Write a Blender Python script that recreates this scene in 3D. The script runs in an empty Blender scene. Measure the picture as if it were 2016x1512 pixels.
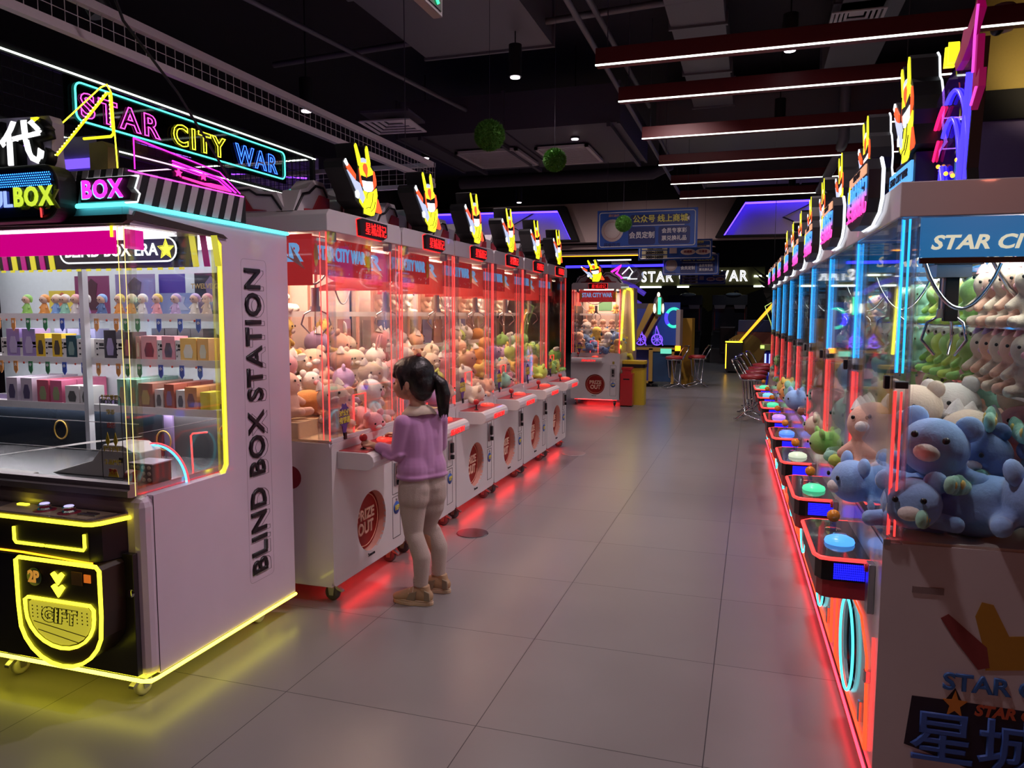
import bpy, math, random
from mathutils import Vector, Matrix, Euler, noise
PI=math.pi; S=bpy.context.scene; COL=S.collection
random.seed(7)
# ---------------------------------------------------------------- camera, world, exposure, lights
cd=bpy.data.cameras.new('camera'); cam=bpy.data.objects.new('camera',cd); COL.objects.link(cam); S.camera=cam
yaw,pit,rol=.310012592,.0931659947,.00262850252
cy,sy,cp,sp=math.cos(yaw),math.sin(yaw),math.cos(pit),math.sin(pit)
F=Vector((-sy*cp,cy*cp,-sp)); R0=Vector((cy,sy,0)); U0=R0.cross(F)
R1=math.cos(rol)*R0+math.sin(rol)*U0; U1=-math.sin(rol)*R0+math.cos(rol)*U0
cam.matrix_world=Matrix(((R1.x,U1.x,-F.x,0),(R1.y,U1.y,-F.y,0),(R1.z,U1.z,-F.z,1.5),(0,0,0,1)))
cd.sensor_width=36; cd.lens=1475.88/2016*36; cd.clip_start=.05; cd.clip_end=80
w=bpy.data.worlds.new('world'); S.world=w; w.use_nodes=True
w.node_tree.nodes['Background'].inputs[0].default_value=(.34,.21,.24,1)
w.node_tree.nodes['Background'].inputs[1].default_value=.035
vs=S.view_settings; vs.view_transform='Standard'; vs.look='None'; vs.gamma=1; vs.use_curve_mapping=False; vs.exposure=0
cy_=S.cycles; cy_.use_denoising=True; cy_.max_bounces=8; cy_.diffuse_bounces=3; cy_.glossy_bounces=3; cy_.transmission_bounces=6
cy_.transparent_max_bounces=40; cy_.sample_clamp_indirect=4; cy_.caustics_reflective=False; cy_.caustics_refractive=False
def lamp(kind,loc,power,color,size=.2,rot=(0,0,0),sy=None,spot=None,name='light',blend=.6):
    l=bpy.data.lights.new(name,kind); l.energy=power; l.color=color
    if kind=='AREA':
        l.size=size
        if sy: l.shape='RECTANGLE'; l.size_y=sy
    else: l.shadow_soft_size=size
    if kind=='SPOT': l.spot_size=math.radians(spot); l.spot_blend=blend
    o=bpy.data.objects.new(name,l); o.location=loc; o.rotation_euler=rot; COL.objects.link(o); return o
DL=[(-1.965,6.2,3.6),(-1.99,8.53,3.6),(.2,6.2,3.6),(.2,8.53,3.6),(-4.04,13,3.6),(.53,13.1,3.6),(-3.6,5.6,3.3),(-4.05,9,3.6),(-.85,11.3,3.6)]   # downlights of the room
for x,y,z in DL: lamp('SPOT',(x,y,z-.14),88,(1,.80,.84),.05,spot=130,name='downlight_and_fill_beam',blend=.9)
for x,y,p in ((-.3,3.9,150),(-.6,1.9,85)): lamp('SPOT',(x,y,3.5),p,(1,.78,.84),.08,spot=140,name='downlight_and_fill_beam',blend=.9)   # the same lamps over and behind the camera
for x,y in ((-5.0,13.2),(-2.2,13.4),(1.6,13.2)): lamp('SPOT',(x,y,3.6),150,(1,.80,.80),.08,rot=(math.radians(40),0,0),spot=120,name='downlight_and_fill_beam',blend=.9)  # unseen spots added to brighten the far bulkhead and signs
lamp('SPOT',(1.9,-1.6,2.6),34,(1,.24,.14),.1,rot=(math.radians(68),0,math.radians(12)),spot=80,name='warm_fill_light')  # added red fill aimed at the nearest right machine, no fixture of its own
lamp('SPOT',(-.8,7.0,3.5),60,(1,.85,.85),.08,rot=(math.radians(50),0,0),spot=90,name='downlight_and_fill_beam',blend=.9)
for x,y,z in ((-1.2,18,3.5),(-.5,23,3.5)): lamp('SPOT',(x,y,z),45,(.8,.88,1),.08,spot=140,name='downlight_and_fill_beam',blend=.9)
# ---------------------------------------------------------------- helpers
MATS={}
def mat(name,c=None,rough=.5,metal=0,bump=0,scale=60,coat=0,spec=.5,sheen=0):
    if name in MATS: return MATS[name]
    m=bpy.data.materials.new(name); m.use_nodes=True; n=m.node_tree; b=n.nodes['Principled BSDF']
    b.inputs['Base Color'].default_value=(*c,1); b.inputs['Roughness'].default_value=rough; b.inputs['Metallic'].default_value=metal
    b.inputs['Coat Weight'].default_value=coat; b.inputs['Specular IOR Level'].default_value=spec
    if sheen: b.inputs['Sheen Weight'].default_value=sheen; b.inputs['Sheen Roughness'].default_value=.6
    t=n.nodes.new('ShaderNodeTexNoise'); t.inputs['Scale'].default_value=scale; t.inputs['Detail'].default_value=3
    g=n.nodes.new('ShaderNodeTexCoord'); n.links.new(g.outputs['Object'],t.inputs['Vector'])
    mx=n.nodes.new('ShaderNodeMix'); mx.data_type='RGBA'; mx.blend_type='MULTIPLY'; mx.inputs[0].default_value=.12
    mx.inputs[6].default_value=(*c,1); n.links.new(t.outputs['Fac'],mx.inputs[7]); n.links.new(mx.outputs[2],b.inputs['Base Color'])
    if bump:
        bp=n.nodes.new('ShaderNodeBump'); bp.inputs['Strength'].default_value=bump; bp.inputs['Distance'].default_value=.004
        n.links.new(t.outputs['Fac'],bp.inputs['Height']); n.links.new(bp.outputs[0],b.inputs['Normal'])
    MATS[name]=m; return m
def emi(name,c,s=3):
    if name in MATS: return MATS[name]
    m=bpy.data.materials.new(name); m.use_nodes=True; n=m.node_tree; b=n.nodes['Principled BSDF']
    b.inputs['Base Color'].default_value=(c[0]*.5,c[1]*.5,c[2]*.5,1); b.inputs['Emission Color'].default_value=(*c,1); b.inputs['Emission Strength'].default_value=s
    b.inputs['Roughness'].default_value=.3
    MATS[name]=m; return m
def glassm(name,tint=(1,1,1),refl=1.0,alpha=.0,c=(.8,.8,.8)):
    if name in MATS: return MATS[name]
    m=bpy.data.materials.new(name); m.use_nodes=True; n=m.node_tree; n.nodes.remove(n.nodes['Principled BSDF'])
    out=n.nodes['Material Output']; t=n.nodes.new('ShaderNodeBsdfTransparent'); t.inputs[0].default_value=(*tint,1)
    g=n.nodes.new('ShaderNodeBsdfGlossy'); g.inputs['Roughness'].default_value=.03; g.inputs[0].default_value=(.95,.97,1,1)
    f=n.nodes.new('ShaderNodeLayerWeight'); f.inputs[0].default_value=.5
    pw=n.nodes.new('ShaderNodeMath'); pw.operation='POWER'; pw.inputs[1].default_value=4.2; n.links.new(f.outputs['Facing'],pw.inputs[0])
    mu=n.nodes.new('ShaderNodeMath'); mu.operation='MULTIPLY_ADD'; mu.use_clamp=True; mu.inputs[1].default_value=.8*refl; mu.inputs[2].default_value=.035*refl; n.links.new(pw.outputs[0],mu.inputs[0])
    x=n.nodes.new('ShaderNodeMixShader'); n.links.new(mu.outputs[0],x.inputs[0]); n.links.new(t.outputs[0],x.inputs[1]); n.links.new(g.outputs[0],x.inputs[2])
    last=x
    if alpha:
        d=n.nodes.new('ShaderNodeBsdfDiffuse'); d.inputs[0].default_value=(*c,1)
        y=n.nodes.new('ShaderNodeMixShader'); y.inputs[0].default_value=alpha; n.links.new(x.outputs[0],y.inputs[1]); n.links.new(d.outputs[0],y.inputs[2]); last=y
    n.links.new(last.outputs[0],out.inputs[0]); MATS[name]=m; return m
def srgb(r,g,b): return tuple((v/255/12.92 if v<10.3 else ((v/255+.055)/1.055)**2.4) for v in (r,g,b))
class MB:
    def __init__(s): s.v=[]; s.f=[]; s.mi=[]; s.m=0; s.sm=[]; s.smooth=False
    def add(s,vs,fs,smooth=None):
        o=len(s.v); s.v+=[tuple(v) for v in vs]
        for f in fs: s.f.append(tuple(i+o for i in f)); s.mi.append(s.m); s.sm.append(s.smooth if smooth is None else smooth)
        return s
    def box(s,x0,x1,y0,y1,z0,z1):
        return s.add([(x0,y0,z0),(x1,y0,z0),(x1,y1,z0),(x0,y1,z0),(x0,y0,z1),(x1,y0,z1),(x1,y1,z1),(x0,y1,z1)],
            [(0,3,2,1),(4,5,6,7),(0,1,5,4),(1,2,6,5),(2,3,7,6),(3,0,4,7)])
    def prism(s,poly,a,b,ax='y'):
        # polygon in the plane across ax, extruded from a to b
        f={'y':lambda u,v,t:(u,t,v),'x':lambda u,v,t:(t,u,v),'z':lambda u,v,t:(u,v,t)}[ax]
        n=len(poly); vs=[f(u,v,a) for u,v in poly]+[f(u,v,b) for u,v in poly]
        return s.add(vs,[tuple(range(n))[::-1],tuple(range(n,2*n))]+[(i,(i+1)%n,(i+1)%n+n,i+n) for i in range(n)])
    def frust(s,c,r0,r1,z0,z1,n=20,cap=True,smooth=True):
        vs=[]; 
        for r,z in ((r0,z0),(r1,z1)): vs+=[(c[0]+r*math.cos(2*PI*i/n),c[1]+r*math.sin(2*PI*i/n),z) for i in range(n)]
        s.add(vs,[(i,(i+1)%n,(i+1)%n+n,i+n) for i in range(n)],smooth)
        if cap: s.add(vs,[tuple(range(n))[::-1],tuple(range(n,2*n))],False)
        return s
    def lathe(s,c,prof,n=24,ax='z',smooth=True):
        vs=[]
        for r,h in prof:
            for i in range(n):
                a=2*PI*i/n; p,q=r*math.cos(a),r*math.sin(a)
                vs.append({'z':(c[0]+p,c[1]+q,c[2]+h),'y':(c[0]+p,c[1]+h,c[2]+q),'x':(c[0]+h,c[1]+p,c[2]+q)}[ax])
        k=len(prof); fs=[(j*n+i,j*n+(i+1)%n,(j+1)*n+(i+1)%n,(j+1)*n+i) for j in range(k-1) for i in range(n)]
        s.add(vs,fs,smooth)
        if prof[0][0]>1e-4: s.add(vs[:n],[tuple(range(n))[::-1]],False)
        if prof[-1][0]>1e-4: s.add(vs[-n:],[tuple(range(n))],False)
        return s
    def tube(s,pts,r,n=8,closed=False,cap=True):
        P=[Vector(p) for p in pts]; k=len(P); vs=[]; prev=None
        R=r if isinstance(r,(list,tuple)) else [r]*k
        for i in range(k):
            if closed: d=P[(i+1)%k]-P[i-1]
            else: d=P[min(i+1,k-1)]-P[max(i-1,0)]
            if d.length<1e-9: d=Vector((0,0,1))
            d.normalize()
            if prev is None:
                u=d.orthogonal().normalized()
            else:
                u=prev-d*prev.dot(d)
                u=u.normalized() if u.length>1e-6 else d.orthogonal().normalized()
            prev=u; v=d.cross(u); m=1
            if 0<i<k-1 or closed:
                a=(P[i]-P[i-1]); b=(P[(i+1)%k]-P[i])
                if a.length>1e-9 and b.length>1e-9:
                    cth=max(-.99,min(1,a.normalized().dot(b.normalized()))); m=min(1.6,1/math.sqrt((1+cth)/2))
            for j in range(n):
                t=2*PI*j/n; vs.append(P[i]+(u*math.cos(t)+v*math.sin(t))*R[i]*(m if abs(m-1)>.02 else 1))
        fs=[(i*n+j,i*n+(j+1)%n,((i+1)%k)*n+(j+1)%n,((i+1)%k)*n+j) for i in range(k if closed else k-1) for j in range(n)]
        s.add(vs,fs,True)
        if cap and not closed: s.add(vs[:n],[tuple(range(n))[::-1]],False); s.add(vs[-n:],[tuple(range(n))],False)
        return s
    def ball(s,c,r,n=14,m=8,rot=None):
        if not isinstance(r,(tuple,list)): r=(r,r,r)
        vs=[]; M=Euler(rot).to_matrix() if rot else None
        for j in range(m+1):
            ph=PI*j/m
            for i in range(n):
                a=2*PI*i/n; p=Vector((r[0]*math.sin(ph)*math.cos(a),r[1]*math.sin(ph)*math.sin(a),r[2]*math.cos(ph)))
                if M: p=M@p
                vs.append((c[0]+p.x,c[1]+p.y,c[2]+p.z))
        fs=[(j*n+i,(j+1)*n+i,(j+1)*n+(i+1)%n,j*n+(i+1)%n) for j in range(m) for i in range(n)]
        return s.add(vs,fs,True)
    def chain(s,pts,step=.02,n=14,m=8):
        # ellipsoids (x,y,z,rx,ry,rz) swept from one to the next
        for a,b in zip(pts,pts[1:]):
            L=(Vector(a[:3])-Vector(b[:3])).length; k=max(1,int(L/step))
            for i in range(k+1):
                t=i/k; q=[a[j]*(1-t)+b[j]*t for j in range(6)]; s.ball(q[:3],q[3:],n,m)
        return s
    def plate_hole(s,x0,x1,z0,z1,cr,cx,cz,hx,hz,y,t,N=64):
        # rounded plate across y with an elliptic hole
        per=[]
        def arc(ax,az,a0):
            for i in range(7): a=a0+PI/2*i/6; per.append((ax+cr*math.cos(a),az+cr*math.sin(a)))
        arc(x1-cr,z1-cr,0); 
        for i in range(1,8): per.append((x1-cr+(x0+cr-x1+cr)*i/8,z1))
        arc(x0+cr,z1-cr,PI/2)
        for i in range(1,8): per.append((x0,z1-cr+(z0+cr-z1+cr)*i/8))
        arc(x0+cr,z0+cr,PI)
        for i in range(1,8): per.append((x0+cr+(x1-cr-x0-cr)*i/8,z0))
        arc(x1-cr,z0+cr,1.5*PI)
        for i in range(1,8): per.append((x1,z0+cr+(z1-cr-z0-cr)*i/8))
        inn=[]
        for px,pz in per: a=math.atan2((pz-cz)/hz,(px-cx)/hx); inn.append((cx+hx*math.cos(a),cz+hz*math.sin(a)))
        n=len(per); vs=[(p,y,q) for p,q in per]+[(p,y,q) for p,q in inn]+[(p,y+t,q) for p,q in per]+[(p,y+t,q) for p,q in inn]
        fs=[]
        for i in range(n):
            j=(i+1)%n; fs+=[(i,j,n+j,n+i),(2*n+j,2*n+i,3*n+i,3*n+j),(j,i,2*n+i,2*n+j),(n+i,n+j,3*n+j,3*n+i)]
        return s.add(vs,fs)
    def mesh(s,name):
        me=bpy.data.meshes.new(name); me.from_pydata(s.v,[],s.f); me.polygons.foreach_set('material_index',s.mi); me.polygons.foreach_set('use_smooth',s.sm); me.update(); return me
    def build(s,name,mats,parent=None,bevel=0,label=None):
        me=s.mesh(name)
        for m in (mats if isinstance(mats,(list,tuple)) else [mats]): me.materials.append(m)
        return link(name,me,parent,bevel,label)
def link(name,me,parent=None,bevel=0,label=None):
    o=bpy.data.objects.new(name,me); COL.objects.link(o)
    if parent: o.parent=parent
    if bevel: b=o.modifiers.new('bevel','BEVEL'); b.width=bevel; b.segments=3; b.limit_method='ANGLE'; b.angle_limit=.6
    if label: o['label']=label
    return o
def tag(o,label,cat,group=None,kind=None):
    o['label']=label; o['category']=cat
    if group: o['group']=group
    if kind: o['kind']=kind
    return o
def struct(o): o['kind']='structure'; return o
def thing(name,label,cat,loc=(0,0,0),rz=0,group=None,sc=1):
    o=bpy.data.objects.new(name,None); COL.objects.link(o); o.location=loc; o.rotation_euler=(0,0,rz); o.scale=(sc,sc,sc); o.empty_display_size=.1
    return tag(o,label,cat,group)
def copy_tree(o,parent=None):
    c=o.copy(); COL.objects.link(c)
    if parent: c.parent=parent
    for ch in o.children: copy_tree(ch,c)
    return c
def rrect(x0,x1,z0,z1,r,n=5):
    p=[]
    for cx,cz,a0 in ((x1-r,z1-r,0),(x0+r,z1-r,PI/2),(x0+r,z0+r,PI),(x1-r,z0+r,1.5*PI)):
        for i in range(n+1): a=a0+PI/2*i/n; p.append((cx+r*math.cos(a),cz+r*math.sin(a)))
    return p
TC={}
def txt(s,size,m,parent,o,xd=(1,0,0),yd=(0,0,1),name='lettering',ext=.0015,off=0,shear=0,align='CENTER',outline=0,sx=1,label=None,space=1,fit=None,bev=0):
    key=(s,size,ext,off,shear,align,outline,space,bev)
    if key not in TC:
        c=bpy.data.curves.new('t','FONT'); c.body=s; c.size=size; c.shear=shear; c.offset=off; c.extrude=ext; c.align_x=align; c.align_y='CENTER'; c.resolution_u=3; c.space_character=space
        if outline: c.fill_mode='NONE'; c.bevel_depth=outline; c.bevel_resolution=1; c.extrude=0
        if bev: c.bevel_depth=bev; c.bevel_resolution=0
        ob=bpy.data.objects.new('t',c); me=bpy.data.meshes.new_from_object(ob); TC[key]=me; bpy.data.objects.remove(ob); bpy.data.curves.remove(c)
    me=TC[key].copy(); me.name=name; me.materials.clear(); me.materials.append(m)
    if fit:
        xs=[v.co.x for v in me.vertices]; ys=[v.co.y for v in me.vertices]; a,b=min(xs),max(xs); c_,d=min(ys),max(ys)
        for v in me.vertices: v.co.x=(v.co.x-(a+b)/2)/(b-a)*fit[0]; v.co.y=(v.co.y-(c_+d)/2)/(d-c_)*fit[1]
    ob=link(name,me,parent,0,label); X=Vector(xd); Y=Vector(yd); Z=X.cross(Y)
    ob.matrix_local=Matrix(((X.x*sx,Y.x,Z.x,o[0]),(X.y*sx,Y.y,Z.y,o[1]),(X.z*sx,Y.z,Z.z,o[2]),(0,0,0,1)))
    return ob
def fuse(mb,name,voxel,mats,smooth=4,deci=0):
    o=bpy.data.objects.new('tmp',mb.mesh(name)); COL.objects.link(o)
    r=o.modifiers.new('r','REMESH'); r.mode='VOXEL'; r.voxel_size=voxel; r.use_smooth_shade=True
    if smooth: q=o.modifiers.new('s','SMOOTH'); q.iterations=smooth; q.factor=.5
    if deci: d=o.modifiers.new('d','DECIMATE'); d.ratio=deci
    dg=bpy.context.evaluated_depsgraph_get(); dg.update(); me=bpy.data.meshes.new_from_object(o.evaluated_get(dg)); bpy.data.objects.remove(o)
    me.name=name; me.materials.clear()
    for m in (mats if isinstance(mats,(list,tuple)) else [mats]): me.materials.append(m)
    me.polygons.foreach_set('use_smooth',[True]*len(me.polygons)); return me
# ---------------------------------------------------------------- materials
WHITE=mat('white lacquer',(.72,.68,.70),.32,coat=.3,scale=4); BLACK=mat('black plastic',(.008,.008,.010),.35); MATTE=mat('matt black',(.010,.009,.010),.8)
DARKM=mat('dark painted steel',(.035,.03,.036),.6); DUCT=mat('galvanised duct',(.16,.15,.17),.55,.3); DUCTD=mat('painted duct',(.07,.06,.085),.6,.2)
CHROME=mat('chrome',(.75,.75,.78),.12,1); STEEL=mat('brushed steel',(.45,.45,.47),.35,1); RED=mat('red plastic',(.55,.02,.025),.3,coat=.3); DRED=mat('dark red paint',(.12,.008,.012),.5)
REDW=mat('red panel',(.42,.03,.04),.4); CREAM=mat('cream wall panel',(.55,.42,.40),.7); RUBBER=mat('grey rubber',(.10,.09,.10),.6); TYRE=mat('white nylon',(.6,.58,.56),.4)
PINKI=mat('peach tray wall',(.85,.45,.36),.5); LINE=mat('thin dark gap',(.02,.02,.025),.6); BLUEP=mat('blue board',(.012,.08,.42),.5); BLUES=mat('sky blue sign panel',(.01,.25,.55),.4)
YEL=mat('yellow paint',(.72,.52,.03),.45); GOLD=mat('gold trim',(.55,.33,.06),.4,.3); INK=mat('black print',(.01,.008,.012),.5); WPRT=mat('white print',(.8,.8,.82),.5)
GLASS=glassm('clear glass'); ACR=glassm('clear acrylic',(.96,.95,.97),1.6,.05,(.8,.7,.7)); ACRY=glassm('yellow edge acrylic',(.95,.95,.7),1.2,.12,(.9,.9,.2))
NRED=emi('red neon',(1,.045,.04),2.1); NREDF=emi('red floor light',(1,.02,.02),17); NREDO=emi('orange red neon',(1,.07,.02),1.8); NCY=emi('cyan neon',(.08,.85,.95),1.9); NBLU=emi('light blue neon',(.02,.42,1),2.4); NYEL=emi('yellow neon',(1,.92,.03),3.2)
NYEL2=emi('yellow lit panel',(.95,.85,.02),1.3); NPNK=emi('pink neon',(1,.06,.55),3); NMAG=emi('magenta neon',(1,.03,.75),1.5); NWHT=emi('white led',(.9,1,.88),3.2); NDB=emi('deep blue neon',(.03,.02,1),4)
NPUR=emi('violet neon',(.28,.05,1),3); NORA=emi('orange neon',(1,.35,.01),3.2); NGRN=emi('green led',(.05,1,.35),2); LEDB=emi('blue led matrix',(.01,.01,1),2.6); LETR=emi('red led letters',(1,.02,.02),1.1)
EWHT=emi('white lit face',(.95,.97,1),1.3); EYEL=emi('yellow lit face',(.95,.9,.02),1.25); EORA=emi('orange lit face',(1,.12,.03),1.0); EGRY=emi('pale blue lit face',(.6,.68,.95),.9); EBLK=mat('sign black',(.005,.005,.006),.5)
ETEAL=emi('turquoise strip',(.10,.9,.9),2.2); EWARM=emi('warm interior lamp',(1,.70,.50),26); ECOOL=emi('cool interior lamp',(.95,1,.93),14); ECOOL2=emi('shelf lamp',(1,.97,1),2.2); ECOOL3=emi('under shelf lamp',(1,.97,1),18); EPRIZE=mat('red prize disc',(.62,.03,.025),.4)
DOWN=emi('downlight lens',(1,.85,.95),8)
# ================================================================ SETTING
def floor_mat():
    m=bpy.data.materials.new('grey floor tiles'); m.use_nodes=True; n=m.node_tree; b=n.nodes['Principled BSDF']; L=n.links
    g=n.nodes.new('ShaderNodeNewGeometry'); sx=n.nodes.new('ShaderNodeSeparateXYZ'); L.new(g.outputs['Position'],sx.inputs[0])
    def joint(o,off,size):
        a=n.nodes.new('ShaderNodeMath'); a.operation='ADD'; a.inputs[1].default_value=off; L.new(o,a.inputs[0])
        d=n.nodes.new('ShaderNodeMath'); d.operation='DIVIDE'; d.inputs[1].default_value=size; L.new(a.outputs[0],d.inputs[0])
        f=n.nodes.new('ShaderNodeMath'); f.operation='FRACT'; L.new(d.outputs[0],f.inputs[0])
        c=n.nodes.new('ShaderNodeMath'); c.operation='LESS_THAN'; c.inputs[1].default_value=.0045; L.new(f.outputs[0],c.inputs[0])
        fl=n.nodes.new('ShaderNodeMath'); fl.operation='FLOOR'; L.new(d.outputs[0],fl.inputs[0]); return c.outputs[0],fl.outputs[0]
    jx,ix=joint(sx.outputs[0],.117+80.5,.805); jy,iy=joint(sx.outputs[1],77.5-2.447,.775)
    mx=n.nodes.new('ShaderNodeMath'); mx.operation='MAXIMUM'; L.new(jx,mx.inputs[0]); L.new(jy,mx.inputs[1])
    cb=n.nodes.new('ShaderNodeCombineXYZ'); L.new(ix,cb.inputs[0]); L.new(iy,cb.inputs[1]); wn=n.nodes.new('ShaderNodeTexWhiteNoise'); L.new(cb.outputs[0],wn.inputs[0])
    ns=n.nodes.new('ShaderNodeTexNoise'); ns.inputs['Scale'].default_value=3; ns.inputs['Detail'].default_value=6; L.new(g.outputs['Position'],ns.inputs['Vector'])
    r=n.nodes.new('ShaderNodeMapRange'); r.inputs[1].default_value=.3; r.inputs[2].default_value=.7; r.inputs[1].default_value=.2; r.inputs[2].default_value=.8; r.inputs[3].default_value=.205; r.inputs[4].default_value=.228; L.new(ns.outputs[0],r.inputs[0])
    ad=n.nodes.new('ShaderNodeMath'); ad.operation='MULTIPLY_ADD'; ad.inputs[1].default_value=.02; L.new(wn.outputs[0],ad.inputs[0]); L.new(r.outputs[0],ad.inputs[2])
    cc=n.nodes.new('ShaderNodeCombineColor'); mg=n.nodes.new('ShaderNodeMath'); mg.operation='MULTIPLY'; mg.inputs[1].default_value=.93; L.new(ad.outputs[0],mg.inputs[0]); L.new(ad.outputs[0],cc.inputs[0]); L.new(mg.outputs[0],cc.inputs[1]); L.new(mg.outputs[0],cc.inputs[2])
    m2=n.nodes.new('ShaderNodeMix'); m2.data_type='RGBA'; m2.inputs[7].default_value=(.03,.025,.03,1); L.new(mx.outputs[0],m2.inputs[0]); L.new(cc.outputs[0],m2.inputs[6]); L.new(m2.outputs[2],b.inputs['Base Color'])
    rr=n.nodes.new('ShaderNodeMapRange'); rr.inputs[3].default_value=.27; rr.inputs[4].default_value=.31; L.new(ns.outputs[0],rr.inputs[0]); L.new(rr.outputs[0],b.inputs['Roughness'])
    return m
struct(MB().box(-8,6,-4,30,-.06,0).build('floor',floor_mat()))
CEIL=mat('black ceiling',(.022,.018,.022),.9)
struct(MB().box(-8,6,-4,30,4.5,4.6).build('ceiling',CEIL))
WALLD=mat('dark wall',(.05,.042,.05),.8)
struct(MB().box(-8,6,29,29.1,0,4.5).build('wall_back',WALLD))
struct(MB().box(-8.1,-8,-4,29.1,0,4.5).build('wall_left',WALLD))
struct(MB().box(5.9,6,-4,29.1,0,4.5).build('wall_right',WALLD))
struct(MB().box(-8,6,-4.1,-4,0,4.5).build('wall_behind',WALLD))
# bulkhead fascia with two blue-lit recesses
fb=MB(); Y=16
fb.prism([(-7.9,3.05),(5.9,3.0),(5.9,3.86),(-7.9,3.86)],Y,Y+.25); fas=struct(fb.build('trim_1',CREAM))
struct(MB().prism([(-7.9,3.86),(5.9,3.86),(5.9,4.5),(-7.9,4.5)],Y+.02,Y+.27).build('trim_2',MATTE))
def recess(px,name):
    # px: trapezoid (x,z) corners: bl, br, tr, tl
    t=thing(name,'','light panel',(0,0,0)); bl,br,tr,tl=px
    c=((bl[0]+tr[0])/2,(bl[1]+tr[1])/2)
    def grow(p,k): return (p[0]+(k if p[0]>c[0] else -k),p[1]+(k*.55 if p[1]>c[1] else -k*.2))
    o=[grow(p,.16) for p in px]
    b=MB(); n=4
    for i in range(n):
        j=(i+1)%n; b.prism([o[i],o[j],px[j],px[i]],Y-.24,Y-.005)
    b.build('frame',MATTE,t)
    MB().prism(px,Y-.02,Y-.006).build('panel',mat('lilac panel',(.50,.40,.55),.6),t)
    s=MB()
    for a,b2 in ((3,2),(1,2),(0,3)):
        A,B=px[a],px[b2]; s.tube([(A[0],Y-.15,A[1]-(.015 if a==3 else 0)),(B[0],Y-.15,B[1]-(.015 if a==3 else 0))],.022,6)
    s.build('led_strip',emi('recess blue light',(.05,.02,1),11),t)
    return t
t=recess([(-7.2,3.08),(-3.75,3.08),(-4.05,3.70),(-7.2,3.74)],'ceiling_light_recess'); t['label']='blue edge-lit ceiling panel above the far end of the left claw machines'
MB().tube([(-4.55,Y-.04,3.12),(-5.15,Y-.04,3.42),(-4.6,Y-.04,3.7)],.012,6).build('groove',LINE,t)
t=recess([(-.62,3.08),(2.6,3.06),(2.5,3.72),(-.22,3.72)],'ceiling_light_recess'); t['label']='blue edge-lit ceiling panel right of the hanging blue signs'
MB().tube([(1.15,Y-.04,3.12),(.5,Y-.04,3.42),(1.0,Y-.04,3.66)],.012,6).build('groove',LINE,t)
# stepped edges below the fascia
for k,(z,d) in enumerate(((2.93,.35),(2.82,.7))): struct(MB().prism([(-7.9,z),(-.8,z-.02),(-1.1,z+.07),(-7.9,z+.09)],Y+d,Y+d+.15).build('trim_%d'%(k+3),CREAM))
tag(MB().tube([(-4.3,Y+.75,2.808),(-3.0,Y+.75,2.80),(-2.1,Y+.75,2.795)],.012,6).build('led_strip',NORA),'thin orange light line under the cream bulkhead left of the blue signs','light strip')
tag(MB().tube([(-4.3,Y+1.6,2.62),(-2.0,Y+1.6,2.62)],.03,6).build('led_strip',NDB),'deep blue light line glowing under the cream bulkhead behind the lone claw machine','light strip')
# right hand column and walls above the right machines
struct(MB().box(1.47,5.9,6.2,6.45,3.06,4.5).build('wall_right_upper',mat('ochre wall',(.55,.40,.10),.7)))
struct(MB().box(1.44,5.9,6.15,6.45,2.86,3.06).build('trim_6',MATTE))
struct(MB().box(1.40,5.9,6.2,6.45,0,2.86).build('wall_right_inner',mat('mauve wall',(.20,.15,.36),.7)))
lamp('SPOT',(1.9,5.7,3.0),9,(1,.8,.45),.1,rot=(math.radians(110),0,math.radians(-4)),spot=100,name='wall_washer')
# ---------------------------------------------------------------- ceiling services
def duct(x0,x1,y0,y1,z0,z1,label,m=DUCT,flange=None):
    b=MB().box(x0,x1,y0,y1,z0,z1); L='y' if (y1-y0)>(x1-x0) else 'x'
    o=b.build('air_duct',m); tag(o,label,'duct')
    a,c=(y0,y1) if L=='y' else (x0,x1); k=max(1,int((c-a)/1.25))
    for i in range(k+1):
        p=a+(c-a)*i/k; f=MB()
        if L=='y': f.box(x0-.02,x1+.02,p-.015,p+.015,z0-.02,z1+.02)
        else: f.box(p-.015,p+.015,y0-.02,y1+.02,z0-.02,z1+.02)
        f.build('flange',m,o)
    return o
duct(-2.95,-1.75,2.4,6.6,3.85,4.3,'wide grey air duct running under the black ceiling left of the green exit sign')
d0=duct(-3.95,-1.40,8.0,10.1,3.5,3.9,'broad dark air duct box carrying the two white return grilles',DUCTD)
duct(-1.2,4.5,9.6,11.4,3.72,4.1,'long pale air duct above the red light bars on the right')
duct(-.75,-.30,4.2,9.4,3.95,4.25,'narrow grey air duct above the near ends of the red light bars')
duct(.62,1.1,3.6,9.0,4.05,4.4,'second narrow air duct running above the ceiling diffuser')
duct(-.9,3.9,12.9,14.0,3.75,4.2,'far pale air duct just in front of the cream bulkhead')
tag(MB().tube([(-4.6,11.6,3.62),(-1.5,11.6,3.62),(-1.32,11.6,3.68),(-1.28,11.6,4.5)],.10,14).build('ceiling_pipe',DUCTD),'thick round pipe crossing behind the grille duct','pipe')
tag(MB().tube([(.9,9.3,4.4),(.9,9.3,3.45),(.86,9.5,3.3),(.86,12,3.3)],.055,10).build('ceiling_pipe',DUCT),'grey drain pipe dropping between the pale ducts on the right','pipe')
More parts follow.
